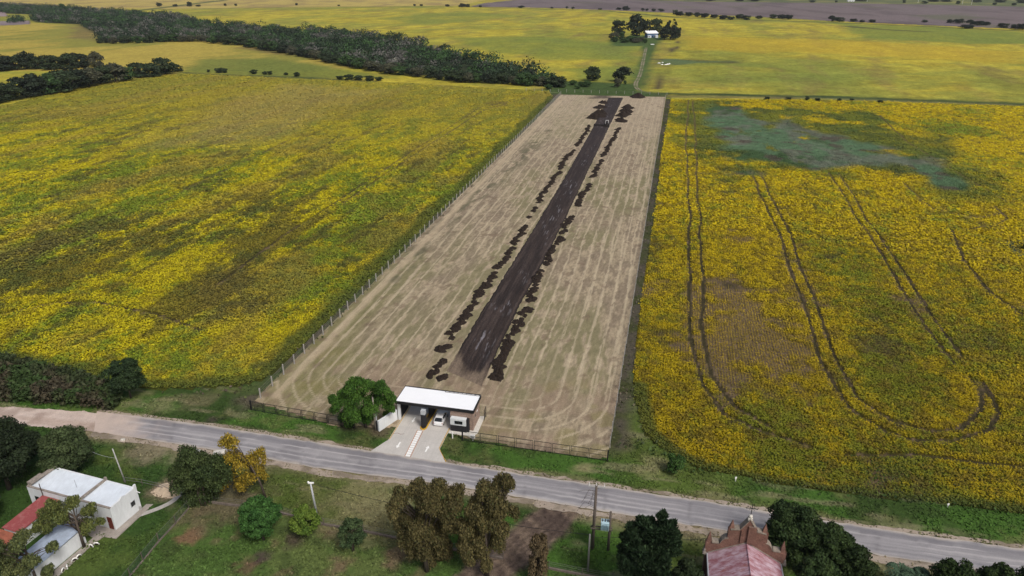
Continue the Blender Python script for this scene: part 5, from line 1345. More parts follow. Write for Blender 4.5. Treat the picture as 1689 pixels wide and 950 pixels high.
# ------------------------------------------------------------------ heaps of dark soil
rng = np.random.default_rng(55)
HM = []
for s_ in range(7):
    nr, na = 9, 20
    v = []; fcs = []
    ph = rng.uniform(0, 50)
    for i in range(nr + 1):
        t = i / nr
        for j in range(na):
            a = 2 * math.pi * j / na
            lump = float(fbm(np.array([math.cos(a) * t * 2.2 + ph]), np.array([math.sin(a) * t * 2.2]), .9, 3, s_)[0]) - .5
            rr_ = t * (1 + (float(fbm(np.array([math.cos(a) * 1.5 + ph]), np.array([math.sin(a) * 1.5 + 9]), .8, 2, 5)[0]) - .5) * .8 + (float(fbm(np.array([math.cos(a) * 4 + ph]), np.array([math.sin(a) * 4 + 9]), .8, 2, 6)[0]) - .5) * .5)
            z_ = (1 - t ** 1.2) * (1 + lump * 1.3) + (1 - t) * .8 * (float(fbm(np.array([math.cos(a) * t * 5 + ph]), np.array([math.sin(a) * t * 5]), .6, 2, s_ + 40)[0]) - .5)
            v.append((rr_ * math.cos(a), rr_ * math.sin(a), max(z_, 0) - .06 * t))
    for i in range(nr):
        for j in range(na): fcs.append((i * na + j, (i + 1) * na + j, (i + 1) * na + (j + 1) % na, i * na + (j + 1) % na))
    me = bpy.data.meshes.new('soil_heap'); me.from_pydata(v, [], fcs); me.update(); me.materials.append(M_HEAP)
    HM.append(me)
def heap(px, py, r, h, label, group=None, ru=1.0):
    o = link('soil_heap', HM[rr.randrange(7)])
    x, y = P(px, py); o.location = (x, y, 0)
    o.rotation_euler = (0, 0, rr.uniform(0, 6.28)); s_ = rr.uniform(.85, 1.2)
    o.scale = (r * s_, r * rr.uniform(.85, 1.15), h)
    tag(o, label, 'soil heap', group)
def heap_line(pts, step, r, h, label, group):
    L = [P(*p) for p in pts]
    Q = resample(L, step)
    for q_ in Q:
        o = link('soil_heap', HM[rr.randrange(7)])
        o.location = (q_[0] + rr.gauss(0, .35), q_[1] + rr.gauss(0, .35), 0)
        o.rotation_euler = (0, 0, -R(12.65) + rr.choice((0, math.pi)) + rr.gauss(0, .28)); k = rr.uniform(.7, 1.2)
        o.scale = (r * k * rr.uniform(.65, 1.15), r * k * rr.uniform(1.1, 1.6), h * k * rr.uniform(.8, 1.2))
        tag(o, label, 'soil heap', group)
LL = 'rough heap of black soil in the row left of the graded road'; LR = 'rough heap of black soil in the row right of the graded road'
for pts in ([(972, 207), (966, 220), (958, 231), (952, 241)], [(948, 247), (940, 254), (932, 262), (926, 272), (924, 279)], [(924, 283), (915, 292), (908, 301), (902, 312), (893, 322), (888, 334)], [(883, 344), (881, 349)], [(876, 358)],
            [(866, 372), (860, 382), (851, 394), (846, 404)], [(843, 410), (836, 424), (823, 440)], [(815, 450), (806, 464), (794, 480), (782, 496), (775, 510)], [(768, 514), (762, 526), (756, 536), (749, 544), (741, 556)], [(738, 573), (730, 577)], [(731, 593), (726, 603), (718, 612), (708, 617)], [(729, 621)]):
    heap_line(pts, 1.55, 1.12, .62, LL, 'soil heaps left of the graded road')
for pts in ([(1021, 211), (1014, 224), (1009, 232), (1003, 242), (1000, 250), (993, 258)], [(991, 265), (986, 274), (980, 288), (977, 292)], [(973, 305), (964, 316), (957, 328), (951, 340)], [(944, 357), (938, 366), (930, 374)], [(933, 381), (926, 385)], [(927, 392), (918, 402), (912, 412), (904, 424), (898, 436)],
            [(893, 448), (884, 462), (878, 480), (870, 496)], [(865, 512), (858, 530), (848, 545), (840, 560), (834, 572)], [(829, 583), (826, 594), (822, 606), (819, 618)], [(812, 622)]):
    heap_line(pts, 1.55, 1.18, .62, LR, 'soil heaps right of the graded road')
heap(1053, 160.5, 5.2, 2.6, 'lone dark soil heap at the far right end of the strip')
for px, py, r in ((1036, 178, 4.2), (1033, 184, 4.2), (1030, 188, 4.4), (1026, 191, 4.4)): heap(px, py, r, 2.0, 'large far heap of dark soil right of the road, above the flat one', 'large far heaps right of the road')
heap(1025, 199.5, 4.0, 1.9, 'flat dark heap between the large far heaps and the right row')
for px, py, r in ((991, 187, 4.6), (985, 192, 4.8), (979, 195, 4.0)): heap(px, py, r, 2.2, 'large far heap of dark soil left of the road near the tractor', 'large far heaps left of the road')
heap(989, 177.5, 4.2, 1.7, 'lone dark heap left of the road, second from the strip end')
heap(995, 170, 3.6, 1.5, 'small lone dark heap left of the road nearest the strip end')

# ------------------------------------------------------------------ tractor on the graded road
def tractor():
    x, y = P(1001, 208)
    e = empty('tractor', (x, y, .03), -R(12.65), 'dark tractor with a rear blade working on the graded road', 'tractor')
    e.scale = (1.05, 1.05, 1.05)
    MB().box(-.45, .45, .2, 2.3, .9, 1.65).box(-.35, .35, -1.0, .2, .7, 1.2).build('hood', M_TRACTOR, e, bevel=.06)
    c = MB().box(-.75, .75, -1.1, .5, 2.75, 2.87).build('cab_roof', M_CONC2, e, bevel=.04)
    f_ = MB()
    for sx in (-.7, .7):
        for sy in (-1.0, .4): f_.box(sx - .05, sx + .05, sy - .05, sy + .05, 1.1, 2.75)
    f_.build('cab_frame', M_PAINTW, e)
    MB().box(-.3, .3, -.8, -.2, 1.2, 1.9).build('seat', M_BLACK, e)
    for s_ in (-1, 1):
        wv = MB().tube([(s_ * .75, -.7, .85), (s_ * 1.2, -.7, .85)], .85, 18).build('rear_wheel', M_TYRE, e)
        MB().tube([(s_ * 1.201, -.7, .85), (s_ * 1.23, -.7, .85)], .45, 12).build('rim', M_RIM, wv)
        wv = MB().tube([(s_ * .7, 1.8, .5), (s_ * 1.0, 1.8, .5)], .5, 14).build('front_wheel', M_TYRE, e)
        MB().tube([(s_ * 1.001, 1.8, .5), (s_ * 1.02, 1.8, .5)], .26, 10).build('rim', M_RIM, wv)
    MB().box(-1.5, 1.5, -2.7, -2.55, .05, .85).box(-.1, .1, -2.55, -1.0, .6, .8).build('blade', M_TRACTOR, e)
    MB().tube([(.25, 1.5, 1.6), (.25, 1.5, 2.5)], .05, 6).build('exhaust', M_BLACK, e)
    # implement trailed on the left
    x, y = P(988, 207)
    e = empty('land_leveller', (x, y, .03), -R(12.65), 'low dark earth leveller lying beside the tractor on the road bed', 'implement')
    MB().box(-2.6, 2.6, -1.4, -1.15, .2, .9).box(-2.6, -2.4, -1.15, 1.2, .2, .8).box(2.4, 2.6, -1.15, 1.2, .2, .8).build('bowl', M_TRACTOR, e)
    MB().box(-.12, .12, -1.15, 2.4, .55, .75).build('drawbar', M_TRACTOR, e)
    for s_ in (-1, 1): MB().tube([(s_ * 1.6, -1.9, .45), (s_ * 1.9, -1.9, .45)], .45, 12).build('wheel', M_TYRE, e)
tractor()

# ------------------------------------------------------------------ white house, lower left
he = at(empty('house', label='white flat-roofed house with parapets at the lower left', cat='house'), HF)
HH = 3.75
w_ = MB().box(0, 15.4, -.25, 0, -.1, HH).box(0, 15.4, -4.75, -4.5, -.1, HH).box(15.15, 15.4, -4.5, -.25, -.1, HH)
w_.box(0, .25, -4.498, -.252, -.1, HH)
wall = w_.build('wall', M_WHITE, he)
MB().slab([(.2, -4.55, HH - .08), (5.5, -4.55, HH - .05), (5.5, -.2, HH - .25), (.2, -.2, HH - .28)], .15).slab([(5.62, -4.55, HH - .02), (15.2, -4.55, HH - .02), (15.2, -.2, HH - .22), (5.62, -.2, HH - .22)], .15).build('roof', M_ROOFW, he)
pa = MB().box(.0, 15.4, -.26, .03, HH + .002, HH + .12).box(5.45, 5.70, -4.5, -.27, HH - .05, HH + .28).box(14.9, 15.42, -4.80, -.262, HH + .002, HH + .32).box(14.7, 15.5, -2.4, -.262, HH + .322, HH + .60)
pa.box(5.40, 5.75, -4.85, -4.55, HH + .002, HH + .50)
pa.build('coping', M_PARA, he)
MB().wallpoly([(-4.75, HH), (0, HH), (0, HH + .12), (-1.5, HH + .30), (-2.1, HH + .5), (-2.6, HH + .30), (-4.1, HH + .32), (-4.4, HH + .62), (-4.75, HH + .62)], 0, .2)
ep = MB(); pts_ = [(-4.75, HH + .002), (0, HH + .002), (0, HH + .10), (-1.6, HH + .16), (-2.2, HH + .42), (-2.8, HH + .18), (-4.2, HH + .22), (-4.45, HH + .62), (-4.75, HH + .62)]
n_ = len(pts_)
ep.add([(-.01, a_, b__) for a_, b__ in pts_] + [(.22, a_, b__) for a_, b__ in pts_], [tuple(range(n_)), tuple(range(n_, 2 * n_))[::-1]] + [(i, n_ + i, n_ + (i + 1) % n_, (i + 1) % n_) for i in range(n_)])
ep.build('end_parapet', M_WHITE, he)
do = MB().box(.25, 1.10, -.06, .05, .05, 2.10).build('door', M_DOOR, he)
MB().box(.95, 1.02, .052, .08, .95, 1.1).build('handle', M_STEEL, do)
wn = MB().box(-.04, .06, -3.95, -3.15, 1.35, 2.25).build('window', M_STEEL, he)
MB().box(-.05, -.041, -3.88, -3.22, 1.42, 2.18).build('pane', M_GLASS, wn)
for x0 in (3.4, 8.2, 13.5):
    wn = MB().box(x0, x0 + .9, -.05, .04, 1.3, 2.4).build('window', M_STEEL, he)
    MB().box(x0 + .07, x0 + .83, .041, .05, 1.37, 2.33).build('pane', M_GLASS, wn)
MB().tube([(-.1, -4.55, 3.2), (-.7, -4.55, 3.15)], .06, 6).build('waterspout', M_PAINTW, he)
MB().tube([(12.4, .12, 2.4), (12.4, .12, 5.1)], .06, 6).build('flue', M_BARK, he)
MB().tube([(8.4, -2.2, 3.6), (8.45, -2.2, 5.0)], .03, 5).build('aerial', M_STEEL, he)
MB().box(.1, .45, .0 - 4.9 + .15, -4.40 - .05 + .1, .0, .0 + .01).build('drain', M_BLACK, he)
MB().box(-.30, -.05, -4.55, -4.25, .0, .62).build('gas_cylinder_box', M_CONC2, he)

def shed(label, name, x0, x1, y0, y1, z0, z1, m, wallm=M_WHITE):
    e = at(empty(name, label=label, cat='shed'), HF)
    MB().box(x0 + .15, x1 - .15, y0 + .1, y0 + .3, -.1, min(z0, z1) - .15).box(x0 + .15, x1 - .15, y1 - .35, y1 - .15, -.1, min(z0, z1) - .15).box(x0 + .15, x0 + .35, y0 + .302, y1 - .352, -.1, min(z0, z1) - .15).box(x1 - .35, x1 - .15, y0 + .302, y1 - .352, -.1, min(z0, z1) - .15).build('wall', wallm, e)
    MB().slab([(x0, y0, z0), (x1, y0, z0), (x1, y1, z1), (x0, y1, z1)], .1).build('roof', m, e)
    return e
s_ = shed('faded red sheet-roofed wing against the white house', 'lean_to', 9.4, 12.6, .06, 6.5, 2.95, 2.55, M_RED)
MB().box(9.7, 12.3, 6.35, 6.42, .9, 1.9).build('window', M_GLASS, s_)
shed('rusty orange roofed shed in front of the red-roofed wing', 'lean_to', 9.2, 13.2, 6.6, 10.0, 2.35, 2.1, M_ORANGE)
s_ = shed('pale blue sheet-roofed wing seen through the airy tree', 'lean_to', 1.9, 5.6, 3.0, 11.0, 2.7, 2.35, M_BLUESH)
# worn paving and the curved white path
pv = MB().prism([(-1.35, 1.35), (-1.0, -5.9), (-.05, -5.6), (-.05, .05), (9.3, .05), (9.3, .9), (1.85, 2.2), (1.8, 11.5), (.2, 11.9), (.9, 3.0), (.6, 1.6)], -.05, .035).build('paving', M_PATH)
at(pv, HF); tag(pv, kind='structure')
pp = smooth_line(PP([(229, 850), (250, 843), (268, 836), (284, 828), (293, 819), (300, 810)]), 2)
ribbon('garden_path', offset(pp, .42), offset(pp, -.42), M_DIRT, lambda x, y, s, t: mix(blank(x, (.44, .43, .41)), (.3, .28, .25), fbm(x, y, 1.2, 3, 4)), .03, 4, .4)

for i, (px, py) in enumerate(((150.5, 901), (159, 898), (123, 924), (130, 918.5), (104, 941), (111, 935.5))):
    e = empty('tyre_planter', (*P(px, py), 0), R(160) + .5 * i, 'white-painted half tyre set upright in the grass by the house paving', 'planter', 'half-tyre planters by the house')
    m_ = MB(); pts = [(.36 * math.cos(a), 0, .36 * math.sin(a) - .03) for a in np.linspace(0, math.pi, 11)]
    m_.tube(pts, .09, 7); m_.build('ring', M_PAINTW, e, True)
    MB().ball((0, .0, .05), .22, (1, .7, .6)).build('soil', M_HEAP, e)

sp = empty('sand_pile', (*P(277, 808), 0), 0, 'pale sand heap behind the house fence gate', 'sand pile')
o = link('mound', HM[2].copy(), None, sp); o.data.materials.clear(); o.data.materials.append(M_SAND); o.scale = (2.4, 1.7, .8)
def rock(label, px, py, r, h, m, name='stone_block'):
    e = empty(name, (*P(px, py), 0), rr.uniform(0, 3), label, 'stone')
    m_ = MB(); m_.box(-r, r, -r * .6, r * .6, -.1, h); o_ = m_.build('block', m, e, bevel=.12)
rock('pale concrete block at the road edge behind the bushy tree', 362, 749, .9, .55, M_LIME)
rock('small pale stone on the verge near the dirt road', 203, 727, .35, .4, M_LIME)
rock('grey slab lying on the trodden verge', 322, 744, .8, .2, M_CONC2)

# ------------------------------------------------------------------ fences of yard and paddock
def run_fence(name, label, pts, sp, h, pr, pm, base=None, wires=(), wr=.015, lean=.04, mesh=None):
    L = resample(pts, sp); x0, y0 = L[0]
    e = empty(name, (x0, y0, 0), 0, label, 'fence')
    rg_ = random.Random(int(abs(x0) * 10))
    for q_ in L:
        hh = h * rg_.uniform(.85, 1.1)
        MB().tube([(q_[0] - x0, q_[1] - y0, -.2), (q_[0] - x0 + rg_.gauss(0, lean), q_[1] - y0 + rg_.gauss(0, lean), hh)], pr, 6).build('post', pm, e)
    for z_ in wires: MB().tube([(q_[0] - x0, q_[1] - y0, z_) for q_ in L], wr, 4).build('wire', M_WIRE, e)
    if base:
        b = MB()
        for a, c in zip(L[:-1], L[1:]):
            d = np.array(c) - np.array(a); n_ = np.array((-d[1], d[0])) / np.linalg.norm(d) * base[0]
            b.prism([tuple(a - n_ - (x0, y0)), tuple(c - n_ - (x0, y0)), tuple(c + n_ - (x0, y0)), tuple(a + n_ - (x0, y0))], -.1, base[1])
        b.build('base_wall', base[2], e)
    if mesh:
        b = MB()
        for a, c in zip(L[:-1], L[1:]):
            k = int(np.linalg.norm(np.array(c) - np.array(a)) / .16)
            for j in range(k):
                p0 = a + (c - a) * j / k; p1 = a + (c - a) * min(1, (j + 5) / k)
                b.tube([(p0[0] - x0, p0[1] - y0, .1), (p1[0] - x0, p1[1] - y0, mesh)], .006, 3, False)
                b.tube([(p1[0] - x0, p1[1] - y0, .1), (p0[0] - x0, p0[1] - y0, mesh)], .006, 3, False)
        b.build('mesh', mat('green_wire', (.06, .11, .09), rough=.7), e)
    return e
M_BASE = mat('mossy_kerb', (.15, .125, .105), rough=.95, n=[(2, .3, (1, 1, 1))])
run_fence('paddock_fence', 'low dark kerb with thin posts and wires bounding the paddock', PP([(345, 829), (400, 836), (460, 846), (535, 866), (600, 877), (660, 890), (780, 914), (830, 922)]), 4.0, 1.35, .06, M_WOODP, (.12, .30, M_BASE), (.6, .95, 1.25))
run_fence('paddock_fence', 'low kerb and wire fence between the dirt track and the conifer', PP([(905, 938), (960, 949), (1010, 958), (1060, 968)]), 3.6, 1.35, .05, M_WOODP, (.12, .28, M_BASE), (.6, .95, 1.25))
run_fence('yard_fence', 'green mesh fence with a kerb between house yard and paddock', PP([(312, 838), (290, 863), (262, 893), (236, 925), (215, 950), (195, 975)]), 2.8, 1.5, .06, M_WOODP, (.09, .14, M_BASE), (1.4,), mesh=1.4)
run_fence('yard_fence', 'thin rail fence from the leaning pole to the sand heap', PP([(205, 796), (235, 800), (262, 806), (283, 816)]), 2.4, 1.1, .05, M_WOODP, None, (.55, 1.05), .03)
run_fence('garden_gate', 'small dark wooden gate beside the sand heap', PP([(283, 819), (285, 812)]), 3, 1.6, .09, M_WOODP, None, (.5, 1.2), .04)

# ------------------------------------------------------------------ poles, wires, transformer
def pole(label, px, by, ty, r, m, name='utility_pole', top=None, lean=(0, 0), cat='pole'):
    x, y = P(px, by); h = hgt(px, by, ty)
    e = empty(name, (x, y, 0), 0, label, cat)
    MB().tube([(0, 0, -.3), (lean[0], lean[1], h)], [r * 1.15, r * .8], 8).build('shaft', m, e, True)
    return e, (x + lean[0], y + lean[1], h), h
ec, tc_, hc = pole('square pale concrete pole on the grass above the light shrub', 523, 850, 798, .16, M_STEEL, lean=(-.35, .2))
MB().box(-.7, .1, .1, .3, hc - .12, hc + .08).build('bracket', M_PAINTW, ec); MB().ball((-.65, .2, hc + .12), .16).build('insulator', M_PAINTW, ec)
el, tl_, hl = pole('thin leaning concrete pole behind the white house', 207, 796, 742, .10, M_CONC2, lean=(-.75, .3))
eg, tg, hg_ = pole('grey wooden pole standing before the round green tree', 619.5, 709, 655, .14, mat('pale_wood', (.26, .235, .20), n=[(4, .2, (1, 1, .1))]))
MB().box(.12, .5, -.1, .1, hg_ * .55, hg_ * .68).box(.2, .42, -.08, .08, hg_ * .30, hg_ * .50).build('meter_box', M_STEEL, eg)
e3, t3, h3 = pole('short grey pole by the paddock kerb left of the transformer', 969.5, 942, 881, .13, mat('pole_grey', (.20, .20, .19)))
# two-pole transformer frame
x1, y1 = P(977, 904); x2, y2 = P(1003, 907); h1 = hgt(977, 904, 801); h2 = hgt(1003, 907, 844)
tf = empty('pole_structure', (x1, y1, 0), math.atan2(y2 - y1, x2 - x1), 'two dark wooden poles with crossbars carrying the transformer', 'utility poles')
Lx = math.hypot(x2 - x1, y2 - y1)
MB().tube([(0, 0, -.3), (.05, 0, h1)], [.24, .16], 8).build('tall_pole', M_WOODP, tf, True)
MB().tube([(Lx, 0, -.3), (Lx, 0, h2)], [.2, .15], 8).build('short_pole', M_WOODP, tf, True)
zb = h2 * .54
MB().box(-.4, Lx + .4, -.30, -.16, zb, zb + .16).box(-.4, Lx + .4, .16, .30, zb, zb + .16).build('crossbar', M_WOODP, tf)
MB().box(-1.0, 1.2, -.06, .06, h1 - .22, h1 - .12).build('cross_arm', M_CONC2, tf)
b = MB()
for q_ in (-.9, .05, 1.1): b.tube([(q_, 0, h1 - .1), (q_, 0, h1 + .40)], .045, 6)
b.build('insulator', M_PAINTW, tf)
b = MB(); rg_ = random.Random(3)
for i in range(9):
    z_ = h1 * rg_.uniform(.55, .97); dx_ = rg_.uniform(-2.4, -.4); 
    b.tube([(0, 0, z_), (dx_ * .6, rg_.uniform(-.4, .4), z_ + rg_.uniform(.1, .7)), (dx_, rg_.uniform(-.5, .5), z_ - rg_.uniform(.2, 1.4))], .022, 4)
for i in range(26): b.tube([(0, 0, h1 * (.45 + .02 * i)), (rg_.uniform(-.5, .5), rg_.uniform(-.5, .5), h1 * (.45 + .02 * i) + .15)], .02, 4)
b.build('dry_vine', M_BARK, tf)
tr = empty('transformer', (x1, y1, 0), tf.rotation_euler.z, 'pale blue ribbed transformer slung between two wooden poles', 'transformer')
zt = zb + .18
MB().box(.95, 2.05, -.45, .45, zt, zt + 1.15).build('tank', M_TRAFO, tr, bevel=.05)
b = MB()
for i in range(6):
    b.box(1.0 + i * .19, 1.06 + i * .19, -.72, -.455, zt + .1, zt + 1.0); b.box(1.0 + i * .19, 1.06 + i * .19, .455, .72, zt + .1, zt + 1.0)
b.build('cooling_fin', M_TRAFO, tr)
b = MB()
for i in range(3): b.tube([(1.15 + i * .35, 0, zt + 1.15), (1.15 + i * .35, 0, zt + 1.6)], [.08, .05], 6)
b.build('bushing', M_BARK, tr)
def cable(label, a, b_, sag, r=.03, m=M_BLACK):
    pts = [(a[0] + (b_[0] - a[0]) * t, a[1] + (b_[1] - a[1]) * t, a[2] + (b_[2] - a[2]) * t - sag * 4 * t * (1 - t)) for t in np.linspace(0, 1, 17)]
    o_ = MB().tube(pts, r, 4).build('cable', m); tag(o_, label, 'cable')
cable('thin dark cable from the concrete pole to the short grey pole', (tc_[0], tc_[1], hc - .1), (t3[0], t3[1], h3 - .1), 1.0)
cable('thin dark cable from the short grey pole to the transformer poles', (t3[0], t3[1], h3 - .15), (x2, y2, h2 * .35), .3)
cable('thin dark cable running right from the transformer poles behind the conifer', (x2, y2, h2 * .35), (*P(1170, 925), 4.0), .5)
cable('pale slack cable from the leaning pole into the bushy tree', (tl_[0], tl_[1], hl * .72), (*P(136, 766), 4.2), .6, .025, M_STEEL)

def marker(label, px, by, ty, r=.05):
    x, y = P(px, by); h = hgt(px, by, ty)
    e = empty('marker_post', (x, y, 0), 0, label, 'post')
    MB().tube([(0, 0, -.1), (0, 0, h)], r, 6).build('shaft', M_PAINTW, e); MB().box(-.16, .16, -.03, .03, h, h + .28).build('plate', M_PAINTW, e)
marker('small white sign on a post at the crop edge, far right', 1563, 836, 833)
marker('little pale marker post in the right verge grass', 1213, 793, 789, .08)

# ------------------------------------------------------------------ chapel
CO = (24.93, 68.16)
ch = empty('chapel', (*CO, 0), R(-11.86), 'old red brick chapel with a pinnacled gable and rusty pink roof', 'chapel')
W = 8.72; YB = -19.0
MB().box(.15, .55, YB, -.02, -.1, 4.6).box(W - .55, W - .15, YB, -.02, -.1, 4.6).build('side_wall', M_BRICKC, ch)
MB().slab([(-.02, .0, 4.72), (W / 2 + .07, .0, 7.18), (W / 2 + .07, YB, 7.18), (-.02, YB, 4.72)], .09).slab([(W / 2 + .075, .0, 7.18), (W + .05, .0, 4.72), (W + .05, YB, 4.72), (W / 2 + .075, YB, 7.18)], .09).build('roof', M_ROOFC, ch)
MB().tube([(W / 2 + .07, -.02, 7.2), (W / 2 + .07, YB, 7.2)], .07, 6).build('ridge_cap', M_ROOFC, ch)
g_ = MB().tube([(-.10, -.02, 4.66), (-.10, YB, 4.66)], .10, 6).tube([(W + .13, -.02, 4.66), (W + .13, YB, 4.66)], .10, 6).build('gutter', M_STEEL, ch)
xm = W / 2 + .05
prof = [(-.35, -.1), (-.35, 5.3), (-.30, 6.3), (1.25, 6.45), (1.45, 6.95), (1.8, 7.35), (2.2, 7.5), (2.2, 8.85), (3.4, 9.05), (xm, 10.75)]
prof = prof + [(2 * xm - x_, z_) for x_, z_ in prof[:-1]][::-1]
fw = MB().wallpoly(prof, .03, .75).build('gable_wall', M_BRICKC, ch)
M_LICH = mat('lichen_stone', (.24, .205, .165), n=[(4, .3, (1, 1, 1))])
for (a_, b__) in (((1.15, 6.452), (.30, 6.452)), ((2.3, 8.9), (3.35, 9.08)), ((3.4, 9.09), (xm - .02, 10.79))):
    for f_ in (1, -1):
        A_ = a_ if f_ == 1 else (2 * xm - a_[0], a_[1]); B_ = b__ if f_ == 1 else (2 * xm - b__[0], b__[1])
        if A_[0] > B_[0]: A_, B_ = B_, A_
        MB().wallpoly([(A_[0], A_[1]), (B_[0], B_[1]), (B_[0], B_[1] + .14), (A_[0], A_[1] + .14)], -.04, .86).build('coping', M_LICH, ch)
for f_ in (1, -1):
    pts = [(1.25, 6.5), (1.45, 6.98), (1.8, 7.38), (2.19, 7.53)]
    pts = [(p_[0] if f_ == 1 else 2 * xm - p_[0], p_[1]) for p_ in pts]
    pts = pts[::f_]
    MB().wallpoly(pts + [(p_[0], p_[1] + .13) for p_ in pts[::-1]], -.03, .84).build('coping', M_LICH, ch)
# buttress rib behind the apex
MB().box(3.55, 3.75, -.12, .028, 7.2, 9.1).box(xm - .35 + .3, xm + .9, -.20, .028, 7.2, 9.9).build('rib', M_BRICKC, ch)
MB().slab([(-.05, .028, 4.86), (xm, .028, 7.33), (xm, -.06, 7.33), (-.05, -.06, 4.86)], .10).slab([(xm, .028, 7.33), (W + .1, .028, 4.86), (W + .1, -.06, 4.86), (xm, -.06, 7.33)], .10).build('flashing', M_PARA, ch)
for px_, zb_, zt_, r_ in ((-.02, 6.2, 8.0, .42), (2 * xm + .02, 6.2, 8.1, .42), (2.45, 8.8, 10.3, .40), (2 * xm - 2.45, 8.8, 10.4, .40)):
    pn = MB()
    pn.box(px_ - r_, px_ + r_, .02, .76, zb_ - 1.2, zb_)
    n0 = len(pn.v)
    pn.add([(px_ - r_ * .8, .1, zb_ + .001), (px_ + r_ * .8, .1, zb_ + .001), (px_ + r_ * .8, .68, zb_ + .001), (px_ - r_ * .8, .68, zb_ + .001), (px_ - r_ * .55, .2, zb_ + (zt_ - zb_) * .45), (px_ + r_ * .55, .2, zb_ + (zt_ - zb_) * .45), (px_ + r_ * .55, .58, zb_ + (zt_ - zb_) * .45), (px_ - r_ * .55, .58, zb_ + (zt_ - zb_) * .45), (px_, .39, zt_)],
           [(0, 1, 5, 4), (1, 2, 6, 5), (2, 3, 7, 6), (3, 0, 4, 7), (4, 5, 8), (5, 6, 8), (6, 7, 8), (7, 4, 8)])
    for cx_ in (-1, 1):
        pn.add([(px_ + cx_ * r_ * .9 - .07, .05, zb_ - .002), (px_ + cx_ * r_ * .9 + .07, .05, zb_ - .002), (px_ + cx_ * r_ * .9 + .07, .2, zb_ - .002), (px_ + cx_ * r_ * .9 - .07, .2, zb_ - .002), (px_ + cx_ * r_ * .9, .12, zb_ + .55)], [(0, 1, 4), (1, 2, 4), (2, 3, 4), (3, 0, 4)])
    pn.build('pinnacle', M_BRICKC, ch)
for px_ in (-.42, 2 * xm + .42):
    MB().box(px_ - .22, px_ + .22, -.12, .6, 4.5, 4.85).box(px_ - .12, px_ + .12, -.05, .5, 4.851, 5.3).build('corner_stone', M_PARA, ch)
MB().box(xm - .28, xm + .28, .1, .66, 10.7, 10.95).ball((xm, .38, 11.15), .27).build('finial', M_LIME, ch)
cr = MB().tube([(xm, .38, 11.3), (xm, .38, 12.95)], .045, 6).tube([(xm - .62, .38, 12.35), (xm + .62, .38, 12.35)], .04, 6)
for a_ in (.6, 2.54, 3.74, 5.68): cr.tube([(xm, .38, 12.35), (xm + .42 * math.cos(a_), .38, 12.35 + .42 * math.sin(a_))], .022, 5)
for q_ in (-.62, .62): cr.ball((xm + q_, .38, 12.35), .08)
cr.ball((xm, .38, 12.97), .08); cr.build('iron_cross', M_BLACK, ch)
lw = empty('shed', (*P(1146, 985), 0), R(-11.86), 'grey flat slab roof beside the chapel left wall', 'shed')
MB().box(-.9, .9, -1.2, 1.6, -.1, 2.3).build('wall', M_CONC2, lw); MB().box(-1.0, 1.0, -1.3, 1.7, 2.302, 2.42).build('roof', mat('slab_grey', (.33, .34, .36), n=[(2, .15, (1, 1, 1))]), lw)

# ------------------------------------------------------------------ far farmhouse and pond litter
fx_, fy_ = P(1076, 62)
fh = empty('farmhouse', (fx_, fy_, 0), R(14), 'far blue-walled farmhouse with a white roof among dark trees', 'farmhouse')
MB().box(-7, 7.5, 0, 8, -.1, 4.6).build('wall', M_BLUE, fh)
MB().slab([(-7.6, -.9, 5.0), (8.1, -.9, 5.0), (8.1, 8.6, 7.6), (-7.6, 8.6, 7.6)], .25).build('roof', M_ROOFG, fh)
MB().box(-7.2, -2.6, -2.4, -.01, -.1, 2.6).box(2.2, 5.6, -4.5, -.01, -.1, 3.0).build('porch', M_WHITE, fh)
MB().box(-6.2, -4.6, -2.43, -2.402, .9, 1.9).box(-.6, .6, -.03, -.002, 0, 2.1).build('opening', M_GLASS, fh)
MB().box(5.9, 7.2, -.03, -.002, 1.2, 2.6).build('window', M_GLASS, fh)
bx2 = empty('house', (*P(1404, 3), 0), R(5), 'small white house beyond the ploughed land at the top edge', 'house')
MB().box(-9, 9, 0, 8, -.1, 4.2).build('wall', M_WHITE, bx2); MB().slab([(-10, -1, 4.2), (10, -1, 4.2), (10, 9, 5.8), (-10, 9, 5.8)], .3).build('roof', M_ROOFG, bx2)
MB().box(-5, -2.5, -.05, -.002, 0, 2.4).box(2, 5, -.05, -.002, 1, 2.6).build('opening', M_GLASS, bx2)
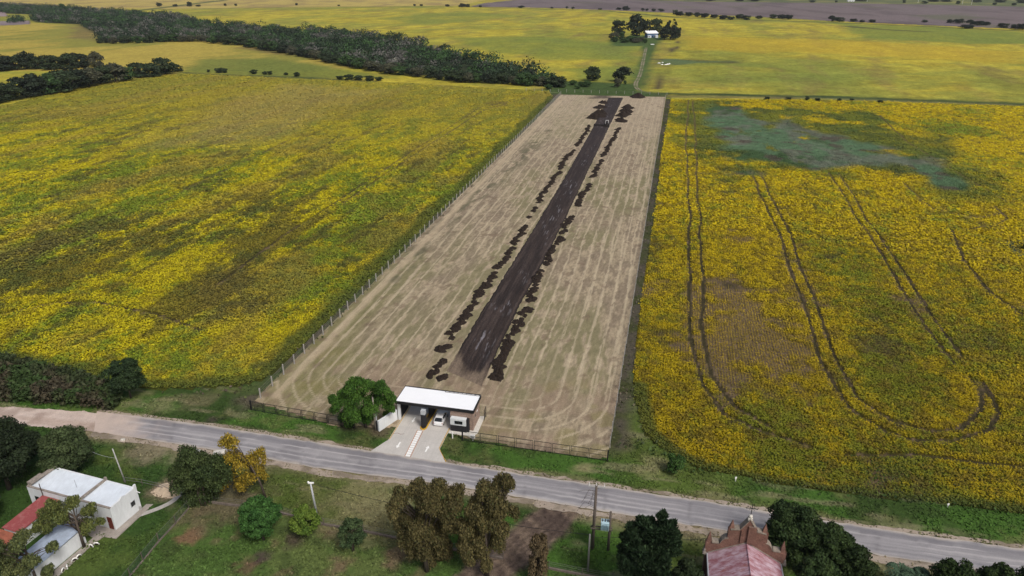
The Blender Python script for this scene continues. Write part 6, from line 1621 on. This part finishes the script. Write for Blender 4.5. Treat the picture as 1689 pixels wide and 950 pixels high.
for i, (px, by, ty) in enumerate(((1430, 3, -3), (1514, 5, -3), (1587, 7, -3), (1602, 8, -2))):
    x, y = P(px, by); e = empty('utility_pole', (x, y, 0), 0, 'pale slender pole in the line beyond the ploughed land', 'pole', 'poles beyond the ploughed land')
    MB().tube([(0, 0, -.3), (0, 0, 12)], [.45, .3], 6).build('shaft', M_PAINTW, e); MB().box(-1.4, 1.4, -.1, .1, 11.3, 11.6).build('cross_arm', M_PAINTW, e)
for px, py, r in ((1087, 104, 1.6), (1093, 103, 1.4), (1098, 106.5, 1.6), (1101, 106, 2.2), (1092, 106.5, 1.3), (1104, 105, 1.2)):
    e = empty('plastic_sheet', (*P(px, py), 0), rr.uniform(0, 3), 'white sheet lying in the green hollow by the farm lane', 'sheet', 'white sheets in the green hollow')
    o = link('crumple', HM[rr.randrange(7)].copy(), None, e); o.data.materials.clear(); o.data.materials.append(M_PAINTW); o.scale = (r, r * .7, .45)
rock('white debris on the grass in front of the far farmhouse', 1076, 73.5, 2.0, .6, M_PAINTW, 'debris')
# corner of a green clearing at the right frame edge
gsheet('clearing', PP([(1655, 398), (1700, 396), (1740, 430), (1720, 440), (1680, 424)]), .6, .06, lambda x, y: mix(blank(x, (.075, .105, .075)), (.05, .08, .05), fbm(x, y, 4, 3, 9)), M_GRASS)
tree('dark clipped bush at the right frame edge beside the green clearing', 1697, 412, 396, 26, 'round', DK, 1500, .4, .02, cat='bush', name='bush', nl=16, lobe=.4, trunk=.08)

# ------------------------------------------------------------------ the air between
hz = MB().box(-4200, 4200, -420, 5200, -1.3, 78).build('haze', None)
hm = bpy.data.materials.new('haze'); hm.use_nodes = True
for n_ in list(hm.node_tree.nodes):
    if n_.type == 'BSDF_PRINCIPLED': hm.node_tree.nodes.remove(n_)
pv_ = hm.node_tree.nodes.new('ShaderNodeVolumePrincipled')
pv_.inputs['Color'].default_value = (.80, .86, .94, 1); pv_.inputs['Density'].default_value = .00004
hm.node_tree.links.new(pv_.outputs[0], [n_ for n_ in hm.node_tree.nodes if n_.type == 'OUTPUT_MATERIAL'][0].inputs['Volume'])
hz.data.materials.append(hm); tag(hz, kind='stuff')
